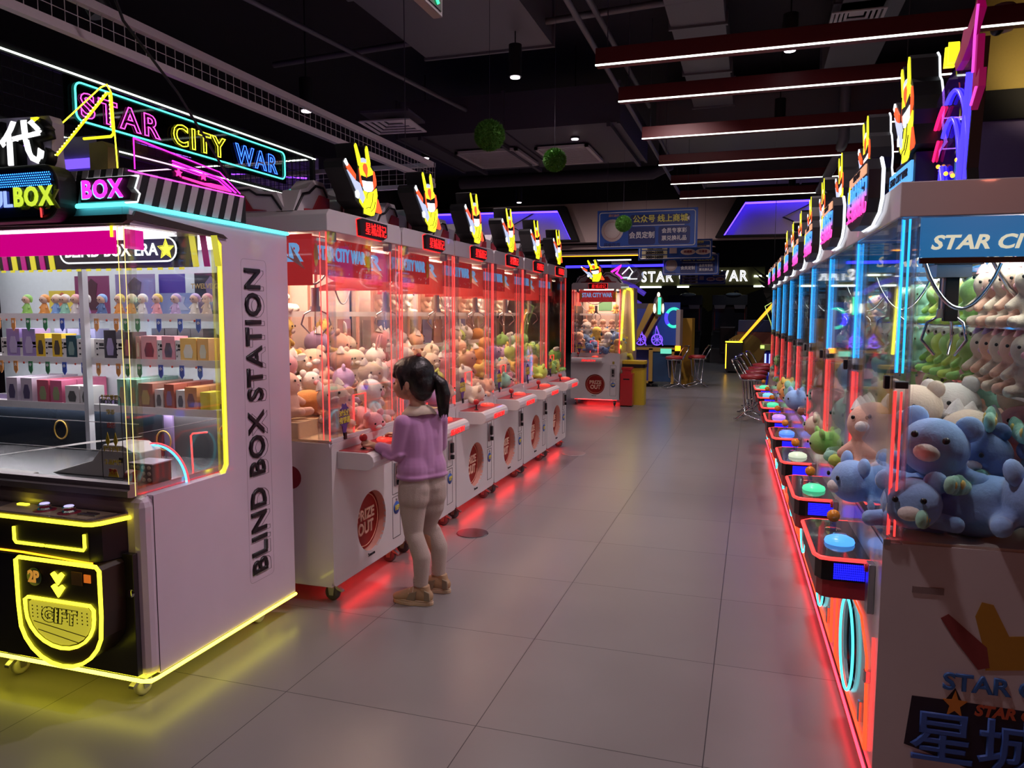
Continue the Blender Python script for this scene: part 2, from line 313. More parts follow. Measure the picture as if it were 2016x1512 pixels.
for i,(a,b_,r,l) in enumerate([((-3.9,2.0,3.75),(-2.9,9.6,3.75),.022,'thin steel conduit running over the white mesh frame'),((-1.35,3.0,3.95),(-1.25,9.2,3.95),.025,'thin steel conduit between exit sign and red light bars'),
    ((-1.25,3.2,3.6),(-1.18,12.4,3.42),.022,'thin steel tube along the left ends of the red light bars'),((-4.6,6.6,3.95),(3.2,6.0,4.0),.03,'cross conduit hung under the ceiling in front of the grille duct')]):
    tag(MB().tube([a,b_],r,8).build('conduit',DUCT),l,'pipe')
tag(MB().box(-1.5,3.5,5.9,5.98,4.05,4.12).build('ceiling_channel',DUCTD),'flat steel channel crossing above the first red light bar','beam')
for i,(x,l) in enumerate(((-3.65,'dark angle bracket under the left end of the grille duct'),(-2.86,'dark angle bracket between the two white grilles'),(-1.5,'dark angle bracket at the right end of the grille duct'))):
    tag(MB().box(x-.02,x+.02,7.95,10.2,3.45,3.495).build('duct_bracket',DUCTD),l,'bracket')
def grille(x0,x1,y0,y1,z,label,n=16):
    t=thing('air_grille',label,'vent',((x0+x1)/2,(y0+y1)/2,z)); a,b=(x1-x0)/2,(y1-y0)/2
    f=MB(); f.box(-a,a,-b,-b+.04,-.03,0).box(-a,a,b-.04,b,-.03,0).box(-a,-a+.04,-b,b,-.03,0).box(a-.04,a,-b,b,-.03,0).build('frame',mat('pale vent',(.55,.5,.52),.5),t)
    s=MB()
    for i in range(n): p=-b+.05+(2*b-.1)*i/(n-1); s.box(-a+.04,a-.04,p-.008,p+.008,-.022,-.004)
    s.build('slat',mat('pale vent',(.5,.5,.5)),t); MB().box(-a+.03,a-.03,-b+.03,b-.03,-.003,0).build('backing',mat('vent backing',(.2,.16,.17),.8),t)
grille(-3.55,-2.75,8.75,9.75,3.48,'white return air grille behind the larger hanging grass ball')
grille(-2.55,-1.9,8.8,9.8,3.48,'white return air grille to the right above the second grass ball')
def diffuser(x,y,z,s,rz,label):
    t=thing('ceiling_diffuser',label,'vent',(x,y,z),rz); b=MB(); h=s/2
    for k in range(5):
        q=h*(1-k*.18); r=q-h*.11; zz=.012*k
        b.prism([(-q,-q),(q,-q),(q,q),(-q,q)][:4],zz,zz+.006,'z') if k==4 else None
        if k<4:
            for (a0,a1,b0,b1) in ((-q,q,-q,-r),(-q,q,r,q),(-q,-r,-r,r),(r,q,-r,r)): b.box(a0,a1,b0,b1,zz-.004,zz+.006)
    b.build('frame',mat('pale vent',(.5,.5,.5)),t); MB().box(-h*.95,h*.95,-h*.95,h*.95,.07,.09).build('throat',DUCTD,t)
diffuser(.75,7.15,3.98,.42,0,'square stepped white ceiling diffuser at the top right')
diffuser(-3.0,6.0,3.1,.45,.1,'square white ceiling diffuser seen through the white mesh frame')
dls=['black cylinder downlight hanging above the bigger grass ball','black cylinder downlight hanging beside the right return grille','black cylinder downlight in front of the square ceiling diffuser','black cylinder downlight between the first two red light bars','far black downlight above the row of lit emblems','far black downlight over the last red light bar','black cylinder downlight hanging in the white mesh frame','black cylinder downlight above the second emblem','far black downlight hanging over the first blue sign']
for (x,y,z),l in zip(DL,dls):
    t=thing('downlight',l,'ceiling lamp',(x,y,z)); MB().frust((0,0),.055,.055,-.12,.14,18).build('housing',EBLK,t)
    MB().frust((0,0),.04,.04,-.128,-.121,16).build('lens',DOWN,t); MB().tube([(0,0,.14),(0,0,4.5-z)],.006,6).build('cord',EBLK,t)
# red light bars
for i,(y,x1) in enumerate(((5.6,2.6),(6.58,1.36),(8.0,2.2),(9.44,2.2),(10.84,2.2),(12.2,2.2))):
    o=['nearest','second','third','fourth','fifth','farthest'][i]
    t=thing('light_bar',f'{o} long dark red hanging bar with a white light line beneath','ceiling lamp',(-1.15,y,3.3)); L=x1+1.15
    MB().box(0,L,-.05,.05,0,.12).build('housing',DRED,t,.004); MB().box(0,L,-.052,-.035,-.004,.005).build('led_strip',NWHT,t)
    MB().tube([(.08,0,.12),(.08,0,1.2)],.004,5).tube([(L-.3,0,.12),(L-.3,0,1.2)],.004,5).build('hanger',DUCTD,t)
# grass balls
def fur_ball(r):
    m=MB(); rnd=random.Random(3); m.ball((0,0,0),r*.86,24,16)
    for i in range(2600):
        z=rnd.uniform(-1,1); a=rnd.uniform(0,2*PI); q=math.sqrt(1-z*z); d=Vector((q*math.cos(a),q*math.sin(a),z)); u=d.orthogonal().normalized(); v=d.cross(u)
        th=rnd.uniform(0,6.28); w_=(u*math.cos(th)+v*math.sin(th))*r*.04; tip=d*r*rnd.uniform(.96,1.08)+w_*rnd.uniform(-1,1)*1.5
        m.add([d*r*.84-w_,d*r*.84+w_,tip],[(0,1,2)])
    return m
GRASS=mat('green grass',(.07,.24,.025),.8,scale=9); fb0=fur_ball(.1); fbm=fb0.mesh('grass_ball'); fbm.materials.append(GRASS)
for (px,y,z,l) in ((-1.645,4.65,2.64,'largest green grass ball hanging above the left machines'),(-1.63,6.25,2.79,'middle green grass ball hanging under the right grille'),(-1.50,9.0,2.57,'smallest green grass ball hanging in front of the blue sign')):
    t=link('grass_ball',fbm); t.location=(px,y,z); tag(t,l,'decoration'); MB().tube([(0,0,.09),(0,0,4.5-z)],.0015,4).build('string',DUCTD,t)
# exit sign
t=thing('exit_sign','green emergency exit sign hanging edge-on at the top','sign',(-1.10,2.39,2.545),PI/2); MB().box(-.17,.17,-.018,.018,0,.15).build('housing',mat('pale sign housing',(.3,.28,.27),.5),t,.003)
MB().box(-.155,.155,-.021,-.019,.015,.135).build('face',mat('dark green face',(.004,.03,.012),.4),t)
MB().tube([(.03,-.022,.11),(.06,-.022,.075),(.035,-.022,.035)],.009,5).tube([(.06,-.022,.075),(.11,-.022,.10)],.008,5).tube([(.06,-.022,.06),(.10,-.022,.045),(.12,-.022,.03)],.008,5).ball((.085,-.022,.118),(.012,.004,.012)).build('running_figure',NGRN,t)
MB().tube([(-.15,0,.15),(-.15,0,1.955)],.004,5).tube([(.15,0,.15),(.15,0,1.955)],.004,5).build('hanger',DUCTD,t)
# spotlight and cable at the top left
t=thing('spotlight','black cylinder spotlight tilted down at the top left corner','ceiling lamp',(-2.32,2.2,2.66),0); MB().tube([(-.02,0,.06),(.03,.05,-.08)],.045,14).build('housing',EBLK,t); MB().tube([(-.02,0,.06),(-.05,0,1.8)],.006,6).build('cord',EBLK,t)
tag(MB().tube([(-2.0,1.9,2.75),(-2.05,2.1,2.48),(-2.1,2.4,2.33),(-2.15,2.75,2.07)],.005,6).build('power_cable',EBLK),'black power cable slanting down across the neon sign','cable')
# white mesh frame
def mesh_side(p0,p1,z0,z1,parent,m,step=.075,r=.0025,name='mesh_panel',rows=3):
    p0,p1=Vector(p0),Vector(p1); L=(p1-p0).length; k=max(1,int(L/step)); b=MB()
    for i in range(k+1): q=p0+(p1-p0)*i/k; b.tube([(q.x,q.y,z0),(q.x,q.y,z1)],r,4,cap=False)
    for j in range(rows+1): z=z0+(z1-z0)*j/rows; b.tube([(p0.x,p0.y,z),(p1.x,p1.y,z)],r,4,cap=False)
    return b.build(name,m,parent)
WBEAM=mat('white painted beam',(.66,.58,.60),.5)
t=thing('hanging_mesh_frame','white suspended frame of wire mesh between two rails at upper left','frame',(-2.2,0,0))
MB().box(-.03,.0,-1.5,5.05,2.545,2.575).build('top_rail',WBEAM,t); MB().box(-.03,.0,-1.5,5.05,2.43,2.46).build('bottom_rail',WBEAM,t)
MB().box(-2.6,0,5.03,5.06,2.545,2.575).build('end_top_rail',WBEAM,t); MB().box(-2.6,0,5.03,5.06,2.40,2.43).build('end_bottom_rail',WBEAM,t)
mesh_side((-.015,-1.5,0),(-.015,5.04,0),2.46,2.545,t,WBEAM,.05,.0015,rows=2); mesh_side((-2.6,5.045,0),(0,5.045,0),2.43,2.545,t,WBEAM,.06,.0015,rows=3)
MB().tube([(-.015,1.2,2.57),(-.015,1.2,4.5)],.003,5).tube([(-.015,4.6,2.57),(-.015,4.6,4.5)],.003,5).build('hanger',DUCTD,t)
# black mesh frame with LED rails and the neon sign
t=thing('led_mesh_frame','black wire mesh frame edged with white light rails at the left','frame',(-3.06,0,0))
BL=MATTE
b=MB().box(-.03,0,-2,4.86,2.60,2.64).box(-.03,0,-2,4.86,2.29,2.33).box(-.03,0,4.83,4.86,2.3,2.64).box(-2.8,0,4.83,4.86,2.60,2.64).box(-2.8,0,4.83,4.86,2.29,2.33); b.build('rail',BL,t)
mesh_side((-.015,-1,0),(-.015,4.84,0),2.33,2.60,t,MATTE,.05,.002,rows=5); mesh_side((-2.8,4.845,0),(0,4.845,0),2.33,2.6,t,MATTE,.06,.002,rows=5)
MB().box(0,.006,-2,4.86,2.608,2.615).box(0,.006,-2,4.86,2.304,2.310).box(-2.8,0,4.822,4.83,2.602,2.61).box(-2.8,0,4.822,4.83,2.302,2.31).build('led_strip',NWHT,t)
# neon sign STAR CITY WAR : plane x=-3.0, faces +x ; text runs +y
t=thing('neon_sign','long clear neon sign with pink, yellow and blue words in a turquoise border','sign',(-3.0,0,0))
MB().box(-.012,0,2.72,4.41,2.36,2.578).build('backboard',glassm('smoked acrylic',(.25,.2,.22),.8,.1,(.02,.02,.02)),t)
MB().tube([(.008,y,z) for y,z in rrect(2.765,4.385,2.385,2.558,.035)],.0045,6,True).build('neon_border',emi('turquoise neon',(.08,.9,.7),2.6),t)
for s,y0_,y1_,m in (('STAR',2.79,3.285,NPNK),('CITY',3.375,3.80,NYEL),('WAR',3.885,4.305,emi('royal blue neon',(.03,.12,1),4))):
    txt(s,.16,m,t,(.008,(y0_+y1_)/2,2.462),(0,1,0),(0,0,1),'neon_letters',outline=.0026,off=.003,space=1.25,fit=(y1_-y0_,.118))
# ================================================================ EMBLEM TOPPERS, PLUSH TOYS
def emblem(parent,ox,oy,oz,wd=.40,ht=.37,dep=.11,name='topper',glow=False):
    # lit sign shaped as two tall spires over a hooded crest, a striped bar slanting at its left; drawn without any face
    def c(P): return [(ox+(x-90)/570*wd,oz+ht*(1-(y-60-.2*(x-260))/1060)) for x,y in P]
    sil=c([(232,70),(270,50),(300,110),(345,250),(405,255),(395,90),(425,60),(462,120),(492,330),(535,400),(580,560),(600,700),(590,830),(672,1065),(560,1085),(520,1135),(360,1100),(358,1010),(252,900),(232,800),(82,440),(78,350),(108,300),(160,360),(275,540),(290,380)])
    b=MB().prism(sil,oy,oy+dep); t=b.build(name,EBLK,parent)
    f=MB(); y0=oy-.004
    def pl(P,m,k=0): f.m=m; f.prism(c(P),y0-.002*k,oy)
    pl([(242,105),(256,66),(272,78),(335,290),(325,400),(298,380)],0); pl([(405,130),(422,72),(440,90),(482,320),(478,390),(425,340)],0)       # spires
    pl([(330,270),(372,258),(415,275),(415,330),(330,330)],3)
    pl([(312,420),(330,340),(372,305),(420,320),(490,390),(520,440),(515,520),(335,540),(318,500)],0)                                      # hood
    pl([(358,380),(375,340),(412,342),(432,400),(430,470),(418,550),(398,500),(362,440)],2,1)                                              # red lozenge
    pl([(332,520),(400,540),(418,552),(440,530),(512,490),(515,590),(420,600),(338,590)],4,1)                                              # dark band
    pl([(340,596),(512,596),(525,700),(500,745),(440,760),(385,740),(362,690)],1)                                                           # white shield
    pl([(520,430),(545,440),(572,560),(575,640),(530,720),(522,600)],2); pl([(305,430),(318,500),(345,600),(360,690),(320,620)],2)
    pl([(370,745),(440,770),(520,745),(575,690),(590,800),(560,1000),(530,1110),(490,1120),(372,1085),(380,900)],0)                          # lower mantle
    pl([(575,850),(600,860),(662,1050),(640,1080),(560,1060)],2); pl([(305,870),(365,930),(365,1000),(310,920)],0)
    for P,m in (([(90,360),(112,312),(150,400),(130,420)],1),([(120,430),(150,380),(250,520),(250,600),(200,560)],2),([(130,470),(190,540),(250,610),(310,640),(385,850),(350,935),(300,840),(200,620)],3),([(245,770),(275,740),(305,800),(290,870),(255,850)],1)): pl(P,m,1)
    f.m=4
    for P in ([(392,1010),(430,990),(468,1000)],[(455,1000),(495,900),(505,770)],[(470,1055),(520,1000),(540,900)],[(410,860),(412,800),(430,770)]):
        Q=c(P); f.tube([(x,y0-.004,z) for x,z in Q],.0016,5)
    f.build('lit_face',[EYEL,EWHT,EORA,EGRY,EBLK],t)
    if glow:
        e=MB(); e.tube([(x,oy+dep,z) for x,z in sil],.004,5,True); e.build('edge_light',emi('white halo',(.85,.92,1),1.7),t)
    return t
def mk(*k): return mat(*k)
PC=dict(cream=(.75,.62,.48),pink=(.85,.38,.42),lilac=(.55,.38,.68),yellow=(.85,.62,.12),peach=(.85,.50,.36),blue=(.27,.47,.86),green=(.30,.62,.14),mint=(.35,.72,.55),white=(.80,.76,.72),orange=(.85,.36,.08),brown=(.30,.10,.06),lime=(.55,.75,.12),navy=(.12,.20,.42))
def pm(c): return mat('plush '+c,PC[c],.95,bump=.35,scale=120,sheen=.3)
PL={}
def plush_meshes(kind,c,c2):
    k=(kind,c,c2)
    if k in PL: return PL[k]
    b=MB(); parts=[]
    if kind=='lying':
        b.ball((0,0,.07),(.075,.12,.07)); b.ball((0,-.13,.075),(.075,.065,.068)); 
        for s in (-1,1): b.chain([(s*.05,-.07,.03,.026,.026,.026),(s*.10,-.10,.025,.024,.024,.024)],.02,10,6); b.chain([(s*.05,.09,.03,.03,.03,.03),(s*.09,.15,.03,.03,.028,.028)],.02,10,6)
        hz,hy=.075,-.13; hr=.072; ey=-.19
    else:
        b.ball((0,0,.085),(.072,.062,.085)); hz=.205; hy=-.005; hr=.088 if kind!='duck' else .08
        b.ball((0,hy,hz),(hr*1.08,hr*.95,hr*.93),18,12)
        for s in (-1,1):
            b.chain([(s*.06,-.01,.13,.026,.026,.026),(s*.095,-.045,.09,.022,.022,.022)],.02,10,6)
            b.chain([(s*.04,-.03,.03,.03,.03,.03),(s*.055,-.10,.026,.028,.030,.028)],.02,10,6)
        ey=hy-hr*.9
    body=fuse(b,'plush_body',.009,pm(c),3)
    def part(nm,fn,m):
        q=MB(); fn(q); me=q.mesh(nm); me.materials.append(m); parts.append((nm,me))
    for s in (-1,1):
        if kind in('bear','lying'): part('ear',lambda q:q.ball((s*hr*.78,hy,hz+hr*.78),(.03,.015,.03)),pm(c))
        if kind in('cat','pig'): part('ear',lambda q:q.lathe((s*hr*.62,hy,hz+hr*.62),[(.034,0),(.022,.03),(.004,.055)],10),pm(c2))
        if kind=='rabbit': part('ear',lambda q:q.ball((s*.035,hy,hz+hr+.045),(.018,.012,.065)),pm(c2))
        if kind=='frog': part('eye_bump',lambda q:q.ball((s*.045,hy-.02,hz+hr*.85),(.032,.032,.032)),pm('white'))
    er=.008 if kind!='frog' else .011
    for s in (-1,1): part('eye',lambda q:q.ball((s*.032,ey-.004 if kind!='frog' else hy-.052,hz+.012 if kind!='frog' else hz+hr*.88),(er,.005,er),8,6),BLACK)
    if kind in('bear','pig','cat','lying'): part('muzzle',lambda q:q.ball((0,ey+.004,hz-.022),(.028,.018,.02)),pm(c2 if c2!=c else 'white'))
    if kind=='duck': part('beak',lambda q:q.ball((0,ey-.008,hz-.02),(.03,.022,.011)),pm('orange'))
    if kind=='rabbit': part('nose',lambda q:q.ball((0,ey-.002,hz-.012),(.007,.005,.005)),pm('pink'))
    PL[k]=(body,parts); return PL[k]
def plush(kind,c,c2,loc,rot,sc,label,group=None,parent=None,detail=True,name='plush_toy',cat='plush toy'):
    body,parts=plush_meshes(kind,c,c2)
    o=bpy.data.objects.new(name,body); COL.objects.link(o)
    o.location=loc; o.rotation_euler=rot; o.scale=(sc,sc,sc); tag(o,label,cat,group)
    for nm,me in parts:
        if not detail and nm not in('ear','eye_bump','eye'): continue
        p=bpy.data.objects.new(nm,me); COL.objects.link(p); p.parent=o
    return o
def starburst(cx,cz,rx,rz,n=12,k=.8):
    return [(cx+(rx if i%2==0 else rx*k)*math.cos(PI*i/n),cz+(rz if i%2==0 else rz*k)*math.sin(PI*i/n)) for i in range(2*n)]
def caster(parent,x,y,r=.036,m=TYRE,rot=0,brake=True):
    b=MB(); b.box(x-.03,x+.03,y-.03,y+.03,.092,.098)
    for s in (-1,1): b.prism([(y-.022,.095),(y+.022,.095),(y+.012,.03),(y-.012,.03)],x+s*.018-.002,x+s*.018+.002,'x')
    if brake: b.prism([(y-.02,.085),(y-.06,.06),(y-.062,.05),(y-.02,.065)],x-.012,x+.012,'x')
    c=b.build('caster',STEEL,parent)
    wl=MB(); wl.lathe((x,y,r),[(.0,-.013),(r*.8,-.013),(r,-.008),(r,.008),(r*.8,.013),(0,.013)],18,'x'); wl.build('wheel',m,c)
# ================================================================ LEFT ROW OF CLAW MACHINES (canonical frame: front faces -y, width along +x)
W=.825
def claw_unit(parent,cx,cy,ztop,zb,coil=False,pr=.09):
    b=MB(); b.box(cx-.05,cx+.05,cy-.05,cy+.05,ztop-.04,ztop); b.frust((cx,cy),.022,.022,zb+.12,zb+.22,14); b.frust((cx,cy),.035,.03,zb+.09,zb+.12,14)
    b.tube([(cx,cy,ztop-.04),(cx,cy,zb+.2)],.003,6)
    c=b.build('claw',STEEL,parent)
    if coil: MB().tube([(cx-.05+.012*math.cos(i*1.25),cy+.012*math.sin(i*1.25),ztop-.05-(ztop-zb-.2)*i/220) for i in range(221)],.003,5).build('coil_cable',EBLK,c)
    for k in range(3):
        a=2*PI*k/3+.6; u,v=math.cos(a),math.sin(a)
        MB().tube([(cx+u*.02,cy+v*.02,zb+.10),(cx+u*pr*.8,cy+v*pr*.8,zb+.075),(cx+u*pr,cy+v*pr,zb+.02),(cx+u*pr*.45,cy+v*pr*.45,zb-.03)],.0045,6).build('prong',CHROME,c)
    return c
def rail_loop(parent,x0,x1,y,z,drop,r=.006,m=CHROME,name='hanging_hose',y1=None):
    y1=y if y1 is None else y1
    P=[(x0+(x1-x0)*i/16,y+(y1-y)*i/16,z-drop*math.sin(PI*i/16)**.8) for i in range(17)]
    return MB().tube(P,r,8).build(name,m,parent)
BANR=emi('red banner with added glow',(.62,.03,.03),.42)  # printed banner given a glow in place of light on its front
def make_left():
    t=thing('claw_machine','','claw machine')
    b=MB(); b.plate_hole(0.004,W-.004,.10,.845,.03,.415,.345,.165,.17,0,.012)
    b.box(.004,.016,.012,.84,.10,.845).box(W-.016,W-.004,.012,.84,.10,.845).box(.016,W-.016,.828,.84,.10,.845).box(.016,W-.016,.012,.828,.10,.112).box(.016,W-.016,.012,.828,.835,.845)
    b.build('cabinet',WHITE,t)
    h=MB(); h.lathe((.415,.345-.0,.0),[(0,0)],3) if 0 else None
    n=40; vs=[]; 
    for yy,k in ((.0,1),(.06,1)): vs+=[(.415+.165*math.cos(2*PI*i/n),yy,.345+.17*math.sin(2*PI*i/n)) for i in range(n)]
    h.add(vs,[(i,i+n,(i+1)%n+n,(i+1)%n) for i in range(n)],True); o=h.build('prize_port',PINKI,t)
    d=MB(); d.lathe((.415,.045,.345),[(.164,0),(.164,.02),(0,.02)],40,'y'); d.lathe((.415,.045,.345),[(0,0),(.164,0)],40,'y',False); d.build('flap',EPRIZE,o)
    MB().tube([(.415+.145*math.cos(2*PI*i/40),.044,.345+.148*math.sin(2*PI*i/40)) for i in range(40)],.0025,5,True).build('ring',mat('peach line',(.9,.5,.35),.4),o)
    CT=mat('peach print',(.9,.55,.42),.5); txt('PRIZE',.082,CT,o,(.415,.043,.378),bev=.003,fit=(.20,.062)); txt('OUT',.10,CT,o,(.415,.043,.30),bev=.004,fit=(.175,.072))
    # control shelf
    p=MB(); prof=[(0,.80),(-.165,.80)]+[(-.165-.045*math.sin(a),.755+.045*math.cos(a)) for a in (.5,1,1.57,2.1,2.7,3.14)]+[(0,.71)]
    p.prism(prof,.055,.565,'x'); s=p.build('control_shelf',WHITE,t,.003)
    MB().box(.065,.555,-.165,-.005,.80,.803).build('red_plate',REDW,s)
    j=MB().tube([(.15,-.10,.803),(.15,-.10,.85)],.0055,8).build('joystick',BLACK,t); MB().ball((.15,-.10,.862),.021,18,12).build('knob',RED,j); MB().frust((.15,-.10),.018,.012,.803,.809,16).build('collar',BLACK,j)
    bt=MB().lathe((.43,-.085,.803),[(.052,0),(.052,.008),(.045,.016),(.03,.02),(0,.021)],24).build('button',emi('red lit button',(1,.06,.04),.9),t); MB().lathe((.43,-.085,.821),[(.025,0),(.024,.006),(0,.008)],20).build('button_cap',mat('button cap',(.8,.4,.35),.2),bt)
    txt('SEASON',.058,LETR,t,(.345,-.2125,.752),bev=.001,shear=.2,fit=(.235,.036))
    # coin door
    d=MB(); 
    for x0,x1,z0,z1 in ((.665,.765,.43,.665),(.665,.765,.165,.415)):
        for q in ((x0,x0+.003,z0,z1),(x1-.003,x1,z0,z1),(x0,x1,z0,z0+.003),(x0,x1,z1-.003,z1)): d.box(q[0],q[1],-.0015,.001,q[2],q[3])
    dd=d.build('service_door',LINE,t); MB().box(.685,.745,-.014,0,.48,.62).build('coin_mechanism',STEEL,dd,.004); MB().box(.70,.73,-.03,-.012,.53,.60).box(.705,.725,-.035,-.012,.485,.515).build('coin_slot',BLACK,dd,.003)
    MB().lathe((.715,-.003,.345),[(0,0),(.038,0),(.038,.003)],24,'y').build('badge',mat('blue badge',(.03,.12,.5),.4),dd); txt('1EP',.04,mat('yellow print',(.85,.75,.1),.4),dd,(.715,-.005,.345),off=.001)
    MB().lathe((.715,-.005,.395),[(0,0),(.008,0),(.008,.005)],12,'y').build('lock',STEEL,dd)
    MB().box(.70,.735,-.003,0,.685,.73).build('slot_sign',mat('olive plate',(.35,.28,.05),.4),t); txt('Season',.028,LINE,t,(.40,-.002,.16))
    # glass section
    MB().box(.09,W-.09,.010,.016,.86,1.905).build('front_glass',GLASS,t); MB().box(.012,.017,.08,.82,.86,1.905).build('side_glass',GLASS,t); MB().box(W-.017,W-.012,.08,.82,.86,1.905).build('side_glass',GLASS,t)
    for sx0,sx1,nx in ((.012,.088,.012),(W-.088,W-.012,W-.012)):
        p=MB(); p.box(sx0,sx1,.008,.013,.846,1.905); p.box(min(nx,nx),nx+.004,.013,.08,.846,1.905); p.box(sx1-.004 if nx<.1 else sx0,sx1 if nx<.1 else sx0+.004,.013,.06,.846,1.905)
        a=p.build('corner_post',ACR,t); MB().tube([(nx,.012,.86),(nx,.012,1.90)],.0038,6).tube([(nx+(.02 if nx<.1 else -.02),.06,.86),(nx+(.02 if nx<.1 else -.02),.06,1.90)],.0025,6).build('neon_tube',NRED,a)
    MB().box(.015,W-.015,.004,.02,.845,.866).build('sill',WHITE,t,.003)
    MB().box(.02,W-.02,.825,.835,.845,1.905).build('back_panel',mat('pale back panel',(.72,.55,.50),.6),t)
    MB().box(.02,W-.02,.02,.825,.846,.858).build('deck',mat('warm deck',(.85,.6,.35),.5),t)
    # header
    hp=[(0.004,1.905),(W-.004,1.905),(W-.004,1.985),(W-.03,2.012),(.03,2.012),(.004,1.985)]
    MB().prism(hp,0,.84).build('header',WHITE,t,.004)
    for s_,a0,a1 in (('backplate',.30,.58),):
        k=MB().prism([(.30,1.91),(.55,1.905),(.60,1.925),(.60,1.995),(.32,2.0),(.29,1.99)],-.022,0).build('header_logo',EBLK,t)
        e=MB().prism([(.295,1.905),(.555,1.900),(.604,1.922),(.604,1.998),(.318,2.003),(.286,1.993)],-.003,-.0005).build('red_glow_plate',emi('red halo',(1,.02,.02),1.6),k)
        txt('星城战记',.075,LETR,k,(.462,-.026,1.952),bev=.0003,fit=(.235,.066))
    for x0 in (.105,W-.105): MB().box(x0-.02,x0+.02,.02,.06,1.86,1.905).build('hinge',STEEL,t,.003)
    # banner behind the glass
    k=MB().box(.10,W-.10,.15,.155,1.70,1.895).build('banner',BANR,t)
    txt('STAR CITY WAR',.098,emi('blue letters with added glow',(.18,.45,.85),.65),k,(.40,.148,1.815),bev=.003,fit=(.50,.075)); rr=random.Random(4); q=MB()  # letters carry the same added glow as the banner
    for i in range(26): x=rr.uniform(.12,.70); z=rr.choice([rr.uniform(1.86,1.888),rr.uniform(1.71,1.755)]); s=rr.uniform(.005,.010); q.prism([(x-s,z-s),(x+s,z-s*.3),(x,z+s)],.1475,.15)
    q.build('confetti_print',mat('pale pink print',(.9,.55,.5),.5),k)
    for x in (.13,W-.14): MB().ball((x,.145,1.80),(.022,.003,.06),12,8).build('yellow_print',mat('yellow print',(.85,.75,.1),.4),k)
    k=MB().box(.022,.027,.10,.62,1.64,1.895).build('side_banner',BANR,t); txt('STAR',.12,emi('blue letters with added glow',(.18,.45,.85),.65),k,(.020,.30,1.80),(0,-1,0),(0,0,1),off=.006)
    q=MB(); q.prism([(.48,1.70),(.60,1.66),(.59,1.76)],.018,.022,'x').prism([(.14,1.72),(.22,1.84),(.20,1.77),(.27,1.80)],.018,.022,'x').build('white_shape_print',mat('pale pink print',(.9,.55,.5),.5),k)
    # interior lamp, shelves, gantry and claw
    MB().box(.15,W-.15,.30,.60,1.893,1.903).build('lamp_panel',EWARM,t)
    MB().box(.10,.115,.70,.72,.86,1.88).box(W-.115,W-.10,.70,.72,.86,1.88).build('shelf_post',mat('peach tray wall',(.85,.45,.36)),t)
    for z in (1.24,1.50): s=MB().box(.02,W-.02,.56,.82,z-.008,z).build('shelf',ACR,t); MB().box(.02,W-.02,.555,.56,z-.02,z+.012).build('shelf_lip',WHITE,s)
    g=MB(); g.box(.05,W-.05,.28,.31,1.855,1.885).box(.30,.40,.22,.36,1.80,1.86).build('gantry',EBLK,t)
    rail_loop(t,.12,.55,.30,1.82,.16,.006,mat('grey hose',(.35,.33,.35),.4)); rail_loop(t,.02,.3,.5,1.78,.22,.005,mat('grey hose',(.35,.33,.35),.4))
    claw_unit(t,.36,.30,1.80,1.18 if False else 1.42)
    # prize chute, hanging tag
    MB().box(.03,.32,.05,.054,.858,1.06).box(.316,.32,.054,.34,.858,1.06).build('chute_wall',ACR,t)
    MB().tube([(.32,.05,.858),(.32,.05,1.06),(.45,.05,1.06),(.45,.05,.858)],.004,6).build('red_neon_frame',NRED,t)
    st=starburst(.145,.97,.05,.07,10,.85); st=[(x,z) for x,z in st]
    q=MB().prism(st,.004,.008).prism([(.12,.92),(.17,.92),(.15,.865),(.135,.865)],.004,.008).build('starburst_sticker',mat('purple print',(.12,.05,.28),.5),t)
    txt('对公仔',.036,mat('yellow print',(.85,.75,.1)),q,(.145,.003,.985),off=.001); txt('有惊喜',.036,mat('yellow print',(.85,.75,.1)),q,(.145,.003,.948),off=.001)
    MB().box(.13,.155,-.004,.004,.850,.885).build('glass_lock',BLACK,t,.003)
    # topper and mech-style crown
    emblem(t,.155,-.01,2.01)
    def crown(x0,x1,y0,y1,zt):
        m=MB(); L=x1-x0
        P=lambda pts:[(x0+u*L,2.012+v*(zt-2.012)) for u,v in pts]
        m.m=0; m.prism(P([(0,0),(.08,.62),(.16,.72),(.24,1),(.36,1),(.42,.70),(.58,.70),(.64,1),(.76,1),(.84,.72),(.92,.62),(1,0)]),y0,y1)
        m.m=2; m.tube([(x,y0-.002,z) for x,z in P([(.02,.0),(.11,.52),(.18,.60),(.26,.84),(.35,.84),(.40,.6)])],.007,5); m.tube([(x,y0-.002,z) for x,z in P([(.98,.0),(.89,.52),(.82,.60),(.74,.84),(.65,.84),(.60,.6)])],.007,5)
        m.m=1; m.prism(P([(.12,.12),(.22,.15),(.30,.60),(.41,.55),(.41,.05),(.12,0)]),y0-.012,y0); m.prism(P([(.88,.12),(.78,.15),(.70,.60),(.59,.55),(.59,.05),(.88,0)]),y0-.012,y0)
        return m
    crown(.02,W-.02,.20,.30,2.19).build('crown_panel',[WHITE,REDW,INK],t)
    # side view profile panel on the machine's flank
    m=MB(); P=lambda pts:[(.25+u*.55,2.012+v*.13) for u,v in pts]
    m.m=0; m.prism(P([(0,0),(.1,.75),(.28,.8),(.36,1),(.62,1),(.72,.6),(1,.1),(1,0)]),.03,.10,'x'); m.m=1; m.prism(P([(.2,.05),(.35,.12),(.45,.7),(.62,.65),(.66,.05)]),.022,.03,'x'); m.m=2; m.tube([(.026,y,z) for y,z in P([(.03,.0),(.14,.6),(.3,.66),(.38,.86),(.6,.86),(.7,.5),(.95,.1)])],.006,5)
    m.build('crown_flank',[WHITE,REDW,INK],t)
    # flank artwork: rounded dark red shapes
    a=MB()
